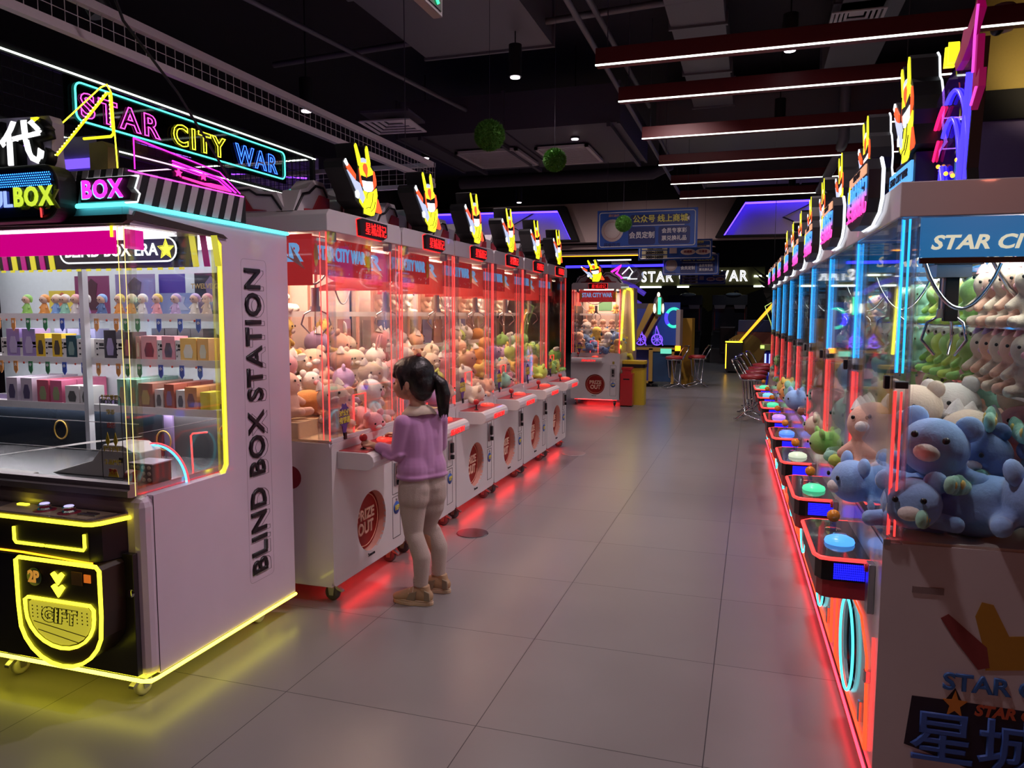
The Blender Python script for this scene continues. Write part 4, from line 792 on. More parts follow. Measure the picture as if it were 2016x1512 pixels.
# window : yellow neon edge, posts, panes
MB().tube([(-.012,.455,.818),(-.012,.475,.828),(-.012,.486,.85),(-.012,.487,1.77),(-.012,.478,1.80),(-.012,.462,1.810)],.0065,6).build('window_neon',NYEL,B)
MB().box(-.03,-.004,.462,.478,.82,1.81).build('yellow_edge_pane',ACRY,B)
MB().box(-.012,-.006,.02,.46,.812,1.815).build('side_glass',GLASS,B); MB().box(-1.7,-.05,.0,.006,.86,1.815).build('front_glass',GLASS,B)
MB().box(-.055,-.048,-.004,.012,.81,1.815).box(-.020,-.012,-.004,.012,.81,1.815).box(-.012,-.006,.0,.03,.81,1.815).build('corner_post',glassm('post glass',(.97,.97,.9),1.6,.03,(.8,.8,.3)),B)
MB().tube([(-.052,-.005,.82),(-.052,-.005,1.81)],.0014,5).tube([(-.022,-.005,.82),(-.022,-.005,1.81)],.0014,5).build('lit_edge',emi('pale yellow edge',(1,.8,.25),1.2),B)
ALU=mat('anodised sill',(.42,.36,.38),.35,.6)
MB().prism([(.0,.81),(-.02,.815),(-.02,.838),(-.008,.842),(-.008,.862),(.03,.862),(.03,.81)],-1.75,-.045,'x').build('window_sill',ALU,B)
MB().box(-.085,-.075,-.006,-.001,1.775,1.815).build('pane_clip',NYEL2,B)
# control panel
P=[(-1.75,0),(-1.75,-.13),(-.13,-.13),(-.11,-.122),(-.095,-.10),(-.065,0)]
p=MB().prism(P,.735,.75,'z').build('control_panel',mat('printed panel',(.16,.12,.12),.12,coat=.6),B)
MB().tube([(-1.75,-.133,.735),(-.13,-.133,.735),(-.108,-.125,.735),(-.09,-.10,.735),(-.058,.0,.735)],.008,6).build('panel_neon',NYEL,p)
MB().prism([(-.62,-.015),(-.60,-.12),(-.14,-.12),(-.10,-.015)],.7505,.7515,'z').build('panel_print',mat('tan panel print',(.38,.28,.20),.15,coat=.5),p)
for x in (-.40,-.28):
    MB().lathe((x,-.065,.7518),[(.04,0),(.04,.0008),(0,.0008)],24).build('red_print_ring',mat('crimson print',(.30,.02,.05),.3),p)
    k=MB().lathe((x,-.065,.752),[(.026,0),(.026,.004),(.020,.010),(.024,.020),(.020,.024),(0,.025)],8,smooth=False).build('button',CHROME,B); MB().lathe((x,-.065,.776),[(.018,0),(.016,.003),(0,.004)],16).build('lit_cap',emi('violet cap',(.6,.55,1),1.0),k)
MB().box(-.22,-.135,-.085,-.06,.751,.757).box(-.21,-.145,-.055,-.05,.751,.757).build('card_slot',CHROME,p,.002)
MB().box(-.58,-.53,-.035,-.02,.751,.755).build('lit_bar',NYEL,p)
MB().prism([(x,y) for x,y in [(-1.75,.0),(-1.75,-.12),(-.13,-.12),(-.10,-.09),(-.07,0)]],.585,.735,'z').build('black_box',mat('satin black',(.012,.008,.014),.3),B,.004)
MB().tube([(-.49,-.124,.695),(-.49,-.124,.645),(-.482,-.124,.635),(-.345,-.124,.635)],.0055,6).tube([(-.335,-.124,.635),(-.155,-.124,.635),(-.148,-.124,.645),(-.148,-.124,.695)],.0055,6).build('bracket_neon',NYEL,B)
MB().tube([(-.75,-.121,.597),(-.45,-.122,.599),(-.12,-.12,.588)],.004,5).build('orange_line',NORA,B)
# gift hatch
P=[(-.47,.575),(-.455,.585),(-.085,.585),(-.07,.57),(-.07,.40)]+[(-.27+.20*math.cos(a),.36+.175*math.sin(a)) for a in [-.0-i*PI/12 for i in range(1,12)]]+[(-.47,.40)]
g=MB().prism(P,-.135,-.004).build('gift_hatch',mat('hatch brown black',(.022,.009,.005),.35),B,.003)
MB().box(-.75,-.03,-.025,0.0,.125,.60).build('black_panel',mat('satin black',(.012,.008,.014)),B,.002)
MB().tube([(x,-.139,z) for x,z in P],.0072,6,True).build('outer_neon',NYEL,g)
Q=[(-.435,.425),(-.42,.435),(-.12,.435),(-.105,.42)]+[(-.27+.165*math.cos(a),.385+.13*math.sin(a)) for a in [-.0-i*PI/12 for i in range(0,13)]]
MB().tube([(x,-.139,z) for x,z in Q],.0065,6,True).build('inner_neon',NYEL,g)
Q2=[(-.27+(x+.27)*.9,.35+(z-.35)*.88) for x,z in Q]; MB().prism(Q2,-.137,-.134).build('flap',emi('olive lit flap',(.60,.52,.04),.75),g)
txt('GIFT',.075,LINE,g,(-.275,-.139,.375),outline=.0014,off=.004,shear=.1,sx=1.1)
d=MB(); 
for i in range(12):
    for j in range(4): d.box(-.405+i*.024,-.400+i*.024,-.138,-.137,.40-j*.014,.405-j*.014)
d.prism([(-.40,.345),(-.15,.315),(-.15,.312),(-.40,.342)],-.138,-.137).prism([(-.38,.315),(-.17,.285),(-.17,.282),(-.38,.312)],-.138,-.137).build('flap_print',mat('dark olive print',(.12,.09,.01),.5),g)
MB().lathe((-.385,-.139,.515),[(0,0),(.034,0),(.034,.003)],24,'y').build('badge',mat('dark blue badge',(.02,.05,.18),.4),g); txt('2P',.062,emi('dim orange letter',(.8,.35,.05),.6),g,(-.385,-.141,.515),off=.002,sx=.85)
for z in (.525,.478): MB().prism([(-.30,z+.012),(-.285,z+.022),(-.268,z+.008),(-.251,z+.022),(-.236,z+.012),(-.268,z-.028)],-.142,-.136).build('arrow',NYEL,g)
MB().box(-.205,-.155,-.137,-.135,.505,.555).build('coin_window',mat('dim bronze',(.25,.12,.06),.3),g); MB().box(-.145,-.115,-.138,-.135,.52,.55).build('orange_tag',emi('orange tag',(.9,.2,.02),.6),g)
MB().lathe((-.045,-.03,.45),[(0,0),(.014,0),(.016,.006)],16,'y').build('round_lock',CHROME,B)
txt('PLAY',.11,emi('magenta dotted letter',(.9,.05,1),2.4),B,(-.62,-.012,.345),off=.006)
# interior: shelves, back wall, lamps
BW=mat('pale blue white interior',(.62,.68,.72),.6)
MB().box(-1.72,-.03,.84,.85,.82,1.81).build('back_wall',BW,B)
MB().box(-1.70,-.04,.40,.80,1.800,1.812).build('lamp_panel',ECOOL2,B); MB().box(-1.70,-.06,.06,.30,1.806,1.812).build('front_fill_panel',ECOOL2,B)  # front panel is an added fill that brightens the deck
for z,nm in ((1.494,'top'),(1.288,'middle'),(1.068,'bottom')):
    MB().box(-1.70,-.04,.55,.84,z-.012,z).box(-1.70,-.04,.546,.552,z-.030,z+.003).build('shelf',mat('white shelf',(.72,.70,.72),.4),B); MB().box(-1.65,-.08,.575,.60,z-.022,z-.013).build('shelf_lamp',ECOOL3,B)
MB().box(-.80,-.775,.50,.53,.86,1.76).build('frame_post',mat('pale grey post',(.6,.6,.65),.4),B)
# price pennants under the shelves
pxs=[(10,'o'),(68,'r'),(110,'o'),(133,'r'),(180,'g'),(225,'r')]
def X0(px): return px*.002985-1.369    # photo column of the shelf front -> local x
for z,cols in ((1.474,'oogGbboogGbb'),(1.267,'oogGbboogGbb')):
    for i,px in enumerate((4,36,68,104,139,178,208,247,265,288,328,367,400)):
        c={'o':(.65,.28,.08),'g':(.05,.22,.10),'G':(.05,.22,.10),'b':(.05,.10,.45)}['oogGbboogGbbb'[i]]; x=X0(px)
        q=MB().prism([(x-.013,z),(x+.013,z),(x+.013,z-.045),(x,z-.062),(x-.013,z-.045)],.540,.542).build('price_pennant',mat('pennant '+str(c),c,.5),B)
        txt('小'if c[2]>.3 else '中' if c[1]>.2 and c[0]<.1 else '大',.016,WPRT,q,(x,.539,z-.018),off=.0006,ext=.0004)
for z in (1.474,1.267):
    for px in (20,52,86,121,160,227,307,348,392): x=X0(px); MB().lathe((x,.5445,z-.008),[(0,0),(.0055,0),(.0055,.001)],12,'y').build('number_dot',mat('red dot print',(.6,.06,.03),.5),B)
# top striped sign band behind the glass, pink valance
MB().box(-1.7,-.07,.002,.008,1.715,1.80).build('pink_valance',emi('hot pink lit valance',(.85,.0,.30),.75),B); MB().box(-.045,-.035,.015,.10,1.735,1.805).build('pink_valance_side',emi('hot pink lit valance',(.85,.0,.30)),B)
b=MB(); z0,z1=1.69,1.815; b.m=0; b.box(-1.7,-.04,.385,.395,z0,z1); 
for i in range(32):
    x=-1.65+i*.055; b.m=1 if i%2 else 2; 
    if x>-.10 or x<-.80: b.prism([(x,z0),(x+.028,z0),(x+.010,z1),(x-.018,z1)],.381,.385)
b.build('striped_fascia',[EBLK,emi('yellow stripe',(.9,.85,.05),.5),mat('magenta stripe',(.7,.02,.35),.4)],B)
k=MB().prism(rrect(-.75,-.128,1.715,1.811,.045),.372,.382).build('oval_sign',EBLK,B); MB().tube([(x,.370,z) for x,z in rrect(-.75,-.128,1.715,1.811,.045)],.0035,6,True).build('outline',EWHT,k); txt('BLIND BOX ERA',.06,EWHT,k,(-.47,.369,1.765),bev=.001,fit=(.50,.052))
st=[(-.178+.034*(1 if i%2==0 else .45)*math.sin(2*PI*i/10),1.763+.034*(1 if i%2==0 else .45)*math.cos(2*PI*i/10)) for i in range(10)]
MB().prism(st,.368,.371).build('star',EYEL,k); MB().tube([(x,.367,z) for x,z in [(-.178+(a+.178)*1.25,1.763+(c-1.763)*1.25) for a,c in st]],.0014,5,True).build('star_outline',EYEL,k)
b=MB()
for i in range(26): b.box(-1.5+i*.055,-1.475+i*.055,.380,.383,1.680,1.690)
b.build('yellow_dash_row',emi('yellow stripe',(.9,.85,.05)),B)
# lower interior: dark screen wall, chute, ramps, arc reflections built as glowing tubes
MB().box(-1.7,-.45,.60,.61,.83,1.06).build('screen',mat('dark screen',(.015,.02,.03),.15),B); MB().box(-1.7,-.40,.61,.62,.82,1.09).build('screen_frame',mat('violet frame',(.25,.18,.36),.5),B)
txt('BLIND BOX ERA',.035,LINE,B,(-.80,.608,1.075),off=.001)
MB().box(-.40,-.04,.62,.63,.82,1.09).build('dark_board',mat('dark printed board',(.06,.055,.06),.4),B); txt('BLIND BOX ERA',.035,mat('dark red print',(.12,.02,.04),.5),B,(-.27,.615,1.065),off=.001)
for x,z in ((-1.06,.93),(-.44,.91),(-.085,.96)): MB().tube([(x+.04*math.cos(a),.595,z+.045*math.sin(a)) for a in [i*PI/10 for i in range(20)]],.004,5,True).build('round_emblem',GOLD,B)
MB().box(-1.70,-.05,.02,.80,.812,.835).build('deck',mat('steel deck',(.40,.40,.42),.25,.8),B)
CH=mat('grey chute metal',(.50,.47,.46),.4,.2)
MB().prism([(-.62,.836),(-.18,.836),(-.18,.94),(-.24,.97),(-.34,.97),(-.40,.90)],.16,.30).build('prize_chute',CH,B,.004); MB().box(-.26,-.24,.157,.159,.90,.92).build('square_hole',BLACK,B)
MB().prism([(-1.15,.838),(-.62,.838),(-.62,.85),(-1.15,.86)],.05,.10).build('tray_rail',CH,B); q=MB(); q.add([(-1.1,.06,.86),(-.55,.30,.95),(-.30,.30,.98),(-.30,.33,.98),(-1.12,.10,.86)],[(0,1,2,3,4)]); q.build('ramp',CH,B)
MB().tube([(-.13,.08,.87),(-.09,.07,.87)],.028,14).build('red_cylinder',mat('oxblood',(.20,.01,.01),.3),B)
t=thing('card_display_box','small dark display box with pale prints in the prize machine corner','box',(BX-.17,BY+.12,.836)); MB().box(0,.11,0,.10,0,.075).build('carton',mat('dark carton',(.04,.035,.03),.4),t)
q=MB()
for i in range(4):
    for j in range(3): q.ball((.015+i*.027,-.002,.015+j*.024),(.010,.003,.008),8,6)
q.build('pale_print',mat('beige print',(.5,.42,.32),.5),t); MB().box(-.002,.115,-.004,.104,.075,.079).build('lid',mat('pale lid',(.55,.5,.6),.3),t)
MB().tube([(x,.28,z) for x,z in [(-.19+.15*math.cos(a),.80+.155*math.sin(a)) for a in [i*PI/24 for i in range(0,15)]]],.0045,6).build('blue_arc_reflection',emi('sky reflection glow',(.1,.6,1),1.8),B)  # reflection in the glass, built as a glowing blue arc
MB().tube([(x,.285,z) for x,z in [(-.19+.158*math.cos(a),.80+.163*math.sin(a)) for a in [i*PI/24 for i in range(0,15)]]],.0032,6).build('red_arc_reflection',emi('soft red reflection glow',(1,.06,.08),1.4),B)  # red reflection beside it, likewise a glowing arc
MB().tube([(-.03,.40,1.0),(-.105,.40,.99),(-.115,.40,.98),(-.11,.40,.83)],.0035,6).build('red_frame_neon',NRED,B)
MB().tube([(x,.02,z) for x,z in ((-.86,1.72),(-.82,1.62),(-.81,1.15),(-.80,1.12))],.0042,6).tube([(x,.02,z) for x,z in ((-.80,1.06),(-.90,.95),(-1.13,.91),(-1.16,.87))],.0042,6).tube([(-.80,.02,1.12),(-.775,.02,1.09),(-.80,.02,1.06)],.0042,6).build('cyan_zigzag_line',emi('cyan line',(.05,.75,.95),2.4),B)  # bright cyan line along a zigzag just inside the front glass
b=MB().box(-.545,-.46,-.002,.0,.845,1.10); k=MB().tube([(x,-.002,z) for x,z in rrect(-.175,-.075,.875,1.19,.01)],.0015,5,True).build('instruction_sticker',INK,B)
for s,z,m in (('玩法说明',1.185,'yellow'),('投币',1.13,'yellow'),('选择',1.08,'red'),('按下按钮',.99,'yellow'),('礼品掉落',.94,'yellow'),('取走',.905,'red')): txt(s,.020,mat(m+' sticker print',(.65,.5,.03) if m=='yellow' else (.5,.05,.03),.5),k,(-.125,-.003,z),off=.0008,ext=.0004)
MB().prism([(-.15,.885),(-.10,.885),(-.112,.915),(-.138,.915)],-.003,-.001).prism([(-.155,1.02),(-.145,1.055),(-.135,1.02),(-.145,1.0)],-.003,-.001).prism([(-.118,1.02),(-.108,1.055),(-.098,1.02),(-.108,1.0)],-.003,-.001).build('yellow_icons',mat('yellow sticker print'),k)
q=MB()
for z in (.975,1.085): q.box(-1.7,-.03,.03,.034,z-.001,z+.001)
q.tube([(-.03,.03,1.05),(-.03,.46,1.05)],.001,4).build('ledge_edge',mat('bright acrylic edge',(.8,.75,.8),.2),B); MB().box(-1.7,-.03,.03,.034,.977,1.083).build('inner_baffle',GLASS,B)
# ---- roof signs of the blind box machine
fasc=MB(); fasc.prism([(-.75,1.895),(.0,1.895),(.0,2.015),(-.75,2.015)],-.015,.05)
def striped(name,o,u,L,z0,z1,nrm,n,parent):
    # row of slanted white stripes on a black board; o start, u direction
    o=Vector(o); u=Vector(u); nv=Vector(nrm); q=MB(); h=z1-z0
    for i in range(n):
        a=L*(i+.1)/n; w_=L/n*.5; sk=L/n*.55
        pts=[(a,z0),(a+w_,z0),(min(a+w_+sk,L),z1),(min(a+sk,L-.001),z1)]
        f=[o+u*p+Vector((0,0,z)) for p,z in pts]; vs=[tuple(v+nv*.001) for v in f]+[tuple(v+nv*.003) for v in f]
        q.add(vs,[(0,1,2,3),(7,6,5,4),(0,4,5,1),(1,5,6,2),(2,6,7,3),(3,7,4,0)])
    return q.build(name,mat('pale stripe',(.55,.50,.55),.45),parent)
k=MB().box(-.75,.0,-.015,.66,1.895,2.015).build('roof_fascia',mat('fascia black',(.012,.01,.012),.35),B,.002)
striped('stripes',(-.33,-.015,0),(1,0,0),.33,1.897,2.013,(0,-1,0),6,k); striped('stripes',(0,-.012,0),(0,1,0),.66,1.897,2.013,(1,0,0),9,k)
MB().tube([(-.75,-.02,1.888),(.0,-.02,1.888),(.008,-.01,1.888),(.008,.96,1.88)],.008,6).build('turquoise_neon',ETEAL,B)
MB().prism([(-1.75,1.86),(-1.75,1.84),(-.0,1.82),(.02,1.83),(.02,1.85)],-.03,-.002).build('brow',mat('dark brow',(.05,.03,.03),.4),B); MB().prism([(0,1.835),(.52,1.815),(.49,1.83),(.02,1.868)],.002,.012,'x').build('brow_side',mat('dark brow'),B)
k=MB().prism([(-.165,1.895),(.055,1.895),(.065,1.92),(.045,1.94),(.062,1.978),(-.165,1.978)],-.05,-.016).build('box_sign',EBLK,B); txt('BOX',.088,NMAG,k,(-.058,-.056,1.938),bev=.003,fit=(.185,.066),ext=.001,space=1.15); txt('BOX',.088,emi('pale cyan letter',(.3,.9,1),1.2),k,(-.066,-.0515,1.936),bev=.003,fit=(.185,.066),ext=.001,space=1.15)
MB().tube([(x,-.018,z) for x,z in [(-.168,1.892),(.058,1.892),(.070,1.92),(.05,1.94),(.067,1.982),(-.168,1.982)]],.003,5,True).build('halo',EWHT,k)
cap=rrect(-1.2,-.215,1.83,2.03,.075,8)
k=MB().prism(cap,-.10,-.012).build('capsule_sign',EBLK,B,.01); MB().prism([(-.7+(x+.7)*.955,1.93+(z-1.93)*.86) for x,z in cap],-.104,-.10).build('mirror_face',mat('blue mirror face',(.05,.07,.25),.12,.7),k)
q=MB()
for i in range(48):
    for j in range(6):
        x=-.70+i*.010+(j%2)*.005; z=1.955+j*.0085
        if x<-.235: q.lathe((x,-.105,z),[(0,0),(.0028,.0)],6,'y')
q.build('blue_dots',emi('blue dot led',(.05,.35,1),2.5),k)
txt('SOUL',.085,emi('pale blue letter',(.35,.5,1),1.1),k,(-.53,-.109,1.91),bev=.002,fit=(.22,.06)); txt('BOX',.085,emi('lime letter',(.65,.85,.05),1.0),k,(-.315,-.112,1.915),bev=.003,fit=(.185,.072),space=1.15); txt('BOX',.085,mat('dim lime',(.25,.33,.02),.4),k,(-.29,-.1055,1.902),bev=.003,fit=(.18,.068),space=1.15)
MB().tube([(-.29,-.107,1.89),(-.287,-.107,1.84)],.003,5).build('red_led',NRED,k)
k=MB().prism([(-1.3,2.02),(-.335,2.02),(-.34,2.06),(-.345,2.10),(-.335,2.20),(-.35,2.225),(-1.3,2.25)],.0,.05).build('sign_backing',mat('pale lilac board',(.45,.38,.6),.4),B)
txt('盲盒时代',.225,EBLK,k,(-.745,-.012,2.125),bev=.012,ext=.010,fit=(.86,.185)); txt('盲盒时代',.225,emi('white lit characters',(1,1,1),1.6),k,(-.765,-.030,2.13),bev=.006,ext=.002,fit=(.83,.165))
MB().prism([(-.405,2.18),(-.365,2.185),(-.373,2.215),(-.405,2.215)],-.03,-.02).prism([(-.525,2.055),(-.49,2.05),(-.49,2.085)],-.03,-.02).build('yellow_accent',EYEL,k)
MB().tube([(-.47,-.01,2.045),(-.47,-.01,2.12),(-.44,-.01,2.13)],.003,5).build('violet_accent',NPUR,k)
# triangle of yellow bulbs and thin yellow neon
k=MB().tube([(-.30,-.02,2.075),(-.055,-.02,2.275),(-.040,-.02,2.275),(-.032,-.02,2.135),(-.045,-.02,2.125),(-.17,-.02,2.125)],.0050,6).build('triangle_tube',NYEL2,B); MB().tube([(-.475,.11,2.19),(-.215,.11,2.345),(-.185,.11,2.352),(-.165,.11,2.32),(-.151,.11,2.02)],.0028,6).build('thin_neon',NYEL,B)
q=MB()
for i in range(22): t_=i/21; q.ball((-.30+.245*t_,-.026,2.075+.20*t_),.0028,6,4)
for i in range(8): q.ball((-.039,-.026,2.262-.015*i),.0028,6,4)
q.build('bulb_row',emi('warm yellow bulb',(1,.85,.2),4),k)
# clear light box with figures behind, pink star blaster light sign
MB().box(-.83,-.57,.41,.42,2.02,2.26).build('lilac_panel',mat('lilac clear board',(.40,.34,.60),.3),B); MB().box(-.83,-.57,.40,.41,2.125,2.165).build('violet_bar',emi('violet bar light',(.20,.10,1),1.3),B)
MB().prism([(-.57,2.02),(-.47,2.02),(-.475,2.10),(-.47,2.20),(-.50,2.225),(-.57,2.22)],.38,.44).build('dull_yellow_board',mat('dull yellow panel',(.45,.38,.08),.5),B)
k=MB().prism([(.04,2.015),(.64,2.015),(.50,2.09),(.04,2.13)],-.012,-.006,'x').build('acrylic_sign',glassm('pink acrylic',(.85,.6,.8),.8,.015,(.4,.02,.3)),B)
MB().tube([(-.004,.04,2.02),(-.004,.04,2.13),(-.004,.50,2.09),(-.004,.63,2.02)],.0025,5).tube([(-.004,.23,2.085),(-.004,.50,2.065),(-.004,.60,2.02)],.004,6).tube([(-.004,.23,2.075),(-.004,.49,2.055),(-.004,.57,2.02)],.003,6).tube([(-.004,.23,2.065),(-.004,.38,2.055)],.0025,6).build('pink_neon_lines',NMAG,k)
for (cy1,cz1) in ((.26,2.045),(.40,2.055)):
    P=[(cy1+.02*(1 if i%2==0 else .45)*math.sin(2*PI*i/10),cz1+.018*(1 if i%2==0 else .45)*math.cos(2*PI*i/10)) for i in range(10)]; MB().prism(P,-.006,-.001,'x').build('pink_star',emi('hot pink star',(1,.03,.3),2),k)
MB().prism([(.28,2.035),(.40,2.03),(.44,2.035),(.52,2.035),(.56,2.018),(.46,2.018),(.40,2.02),(.28,2.028)],-.006,-.001,'x').build('pink_barrel',emi('hot pink star',(1,.03,.3),2),k)
MB().tube([(.006,0,2.008),(.006,.64,2.008)],.003,5).build('pink_under_light',emi('soft magenta',(1,.1,.8),1.2),B)
# ---- figurines and boxes on its shelves
def figurine(px,c,hair,l,h=.095,z=1.494):
    t=thing('figurine',l,'figurine',(BX+X0(px),BY+.585,z),0,sc=h/.085); b=MB(); b.lathe((0,0,0),[(.018,0),(.020,.006),(.015,.025),(.010,.042),(.008,.046)],14)
    for s in (-1,1): b.tube([(s*.011,0,.038),(s*.019,-.008,.024)],.0045,6); b.ball((s*.009,-.010,.004),(.008,.012,.005),8,6)
    b.build('body',mat('vinyl '+c,PC[c],.35),t); MB().ball((0,-.001,.062),(.019,.017,.018),14,10).build('head',mat('vinyl skin',(.75,.50,.38),.4),t)
    q=MB().ball((0,.004,.067),(.021,.018,.018),14,10); 
    for s in (-1,1): q.ball((s*.020,.004,.062),(.006,.006,.014),8,6)
    q.build('hair',mat('vinyl '+hair,PC[hair],.35),t); e=MB(); 
    for s in (-1,1): e.ball((s*.007,-.0175,.061),(.0022,.001,.003),6,5)
    e.build('eyes',BLACK,t)
for a in ((50,'green','green','green hooded figurine, leftmost on the top shelf of the prize machine'),(87,'orange','orange','red orange hooded figurine beside the yellow card'),(112,'blue','cream','pale figurine with blue body in front of the dark red poster'),(130,'mint','white','mint figurine in front of the dark red poster'),(152,'white','pink','white figurine with pink hair left of the grey frame post'),(172,'lilac','white','white-haired figurine just left of the grey frame post'),
    (205,'navy','blue','dark blue haired figurine right of the grey frame post'),(240,'orange','yellow','yellow-haired figurine in orange by the winged poster'),(263,'orange','cream','orange figurine just behind the clear corner post'),(284,'white','white','white figurine right of the clear corner post'),(312,'pink','yellow','yellow-haired figurine in pink dress on the top shelf'),(347,'lilac','lilac','lilac figurine left of the framed card'),(382,'white','lilac','grey-haired figurine in front of the framed card'),(404,'cream','pink','rightmost pink-haired figurine on the top shelf')): figurine(*a)
def pcard(px0,px1,z0,z1,c,l,y=.70,c2=None,s=None,scol=None):
    x0,x1=X0(px0),X0(px1); k_=(3.42+y-.45)/3.42; x0*=1; t=thing('poster',l,'poster',(BX+(x0+x1)/2,BY+y,1.494+z0),0); w_=(x1-x0)/2*1.04
    MB().box(-w_,w_,-.003,.003,0,z1-z0).build('sheet',mat('sheet '+str(c),c,.45),t)
    if c2: MB().prism([(-w_*.5,.02),(w_*.5,.02),(w_*.25,(z1-z0)*.5),(w_*.35,(z1-z0)*.8),(0,(z1-z0)*.93),(-w_*.35,(z1-z0)*.75),(-w_*.2,(z1-z0)*.4)],-.005,-.003).build('print',mat('sheet '+str(c2),c2,.45),t)
    if s: txt(s,.032,mat('sheet '+str(scol),scol,.5),t,(0,-.005,(z1-z0)*.68),off=.0008,ext=.0004)
pcard(55,110,.0,.115,(.75,.62,.10),'yellow card standing behind the red figurine',c2=(.55,.18,.12)); pcard(112,180,.0,.185,(.22,.05,.14),'tall dark crimson poster left of the grey frame post',c2=(.08,.03,.05))
pcard(197,272,.0,.19,(.25,.20,.42),'violet poster with dark winged shape right of the frame post',c2=(.10,.06,.12)); pcard(274,322,.10,.19,(.08,.05,.35),'small deep blue poster high behind the corner post',y=.73); pcard(274,352,.0,.10,(.20,.26,.50),'blue night sky poster behind the yellow-haired figurine',y=.72,c2=(.35,.38,.55))
pcard(352,410,.0,.19,(.03,.03,.05),'black poster with gold lettering behind the lilac figurines',c2=(.20,.15,.28),s='TWELVE GODS',scol=(.45,.33,.15)); 
t=thing('framed_card','small white framed card behind the grey-haired figurine','card',(BX+X0(382),BY+.64,1.494)); MB().box(-.032,.032,0,.004,0,.075).build('frame',WPRT,t); MB().box(-.026,.026,-.002,0,.006,.069).build('print',mat('sheet dusk',(.12,.10,.22),.5),t)
def bbox(px0,px1,z,h,c,c2,l,d=.085,y=.556,n=1,g=None,word=None):
    x0,x1=X0(px0),X0(px1)
    for k in range(n):
        t=thing('toy_box',l if n==1 else l.replace('front','front' if k==0 else ['second','third','fourth'][k-1]+' in line,'),'box',(BX+(x0+x1)/2,BY+y+k*(d+.004),z),0,g); w_=(x1-x0)/2
        MB().box(-w_,w_,0,d,0,h).build('carton',mat('carton '+str(c),c,.4),t)
        if k==0:
            q=MB().prism([(-w_*.45,h*.12),(w_*.45,h*.12),(w_*.6,h*.4),(w_*.3,h*.72),(-w_*.3,h*.72),(-w_*.6,h*.4)],-.0015,0).build('front_print',mat('carton '+str(c2),c2,.4),t)
            if word: txt(word,h*.14,mat('carton '+str(c2)),t,(0,-.001,h*.87),off=.0004,ext=.0004)
CW=(.70,.68,.66)
def spacer(px0,px1,z,l):
    x0,x1=X0(px0),X0(px1); w_=(x1-x0)/2; t=thing('box_pusher',l,'box holder',(BX+(x0+x1)/2,BY+.557,z)); MB().box(-w_,w_,0,.075,0,.09).build('shell',mat('white pusher',CW,.4),t)
    q=MB(); 
    for zz in (.018,.045,.07): q.box(-w_*.6,-w_*.3,-.001,0,zz-.004,zz+.004)
    q.box(0,w_*.9,-.001,0,.058,.072); q.box(-w_*.1,w_*.95,-.001,0,.045,.052); q.build('print',INK,t)
m_,z2,z3='middle shelf',1.288,1.068
for a in ((13,41,.135,(.33,.24,.50),(.50,.42,.62),'leftmost tall violet carton on the middle shelf'),(47,75,.135,(.33,.24,.50),(.50,.42,.62),'second tall violet carton on the middle shelf'),(76,95,.112,(.75,.50,.04),(.10,.08,.06),'left yellow carton with black print on the middle shelf'),(110,130,.112,(.75,.50,.04),(.10,.08,.06),'right yellow carton with black print on the middle shelf'),(139,160,.105,(.03,.08,.10),(.20,.30,.28),'dark teal carton left of the grey frame post'),
    (216,240,.132,(.05,.045,.06),(.35,.30,.50),'tall black carton with pale circle right of the frame post'),(252,272,.125,(.10,.06,.08),(.45,.15,.18),'tall dark carton behind the clear corner post'),(278,286,.105,(.70,.35,.35),(.85,.7,.6),'narrow pink carton just right of the corner post'),(288,318,.108,(.72,.36,.38),(.10,.05,.08),'left pink carton with black figure on the middle shelf'),(327,351,.108,(.72,.30,.36),(.10,.05,.08),'right pink carton with black figure on the middle shelf'),
    (361,390,.100,(.85,.55,.15),(.75,.75,.65),'left peach yellow carton on the middle shelf'),(392,412,.100,(.85,.50,.18),(.75,.75,.65),'rightmost peach yellow carton on the middle shelf')): bbox(a[0],a[1],z2,*a[2:])
for a,b_ in ((0,12),(24,47),(58,76),(93,111),(128,140),(161,182),(196,216),(236,252),(318,328),(352,361)): spacer(a,b_,z2,f'white box pusher on the middle shelf, {"far left" if a<10 else "left part" if a<170 else "centre" if a<250 else "right part"} between cartons')
for o in [o for o in COL.objects if o.name.startswith('box_pusher')]: o['group']='white box pushers on the middle shelf'
for (p0,p1,c,h,nm) in ((76,100,(.30,.30,.50),.135,'dark blue round-topped carton behind the left yellow one'),(104,128,(.30,.30,.50),.135,'dark blue round-topped carton behind the right yellow one'),(134,162,(.30,.30,.50),.135,'dark blue round-topped carton behind the teal one')): bbox(p0,p1,z2,h,c,c,nm,y=.66)
for (p0,p1,nm) in ((276,300,'first'),(302,325,'second'),(327,350,'third'),(351,374,'fourth')): bbox(p0,p1,z2,.14,(.04,.04,.05),(.5,.5,.5),f'{nm} black carton from the left in the rear line of the middle shelf',y=.66)
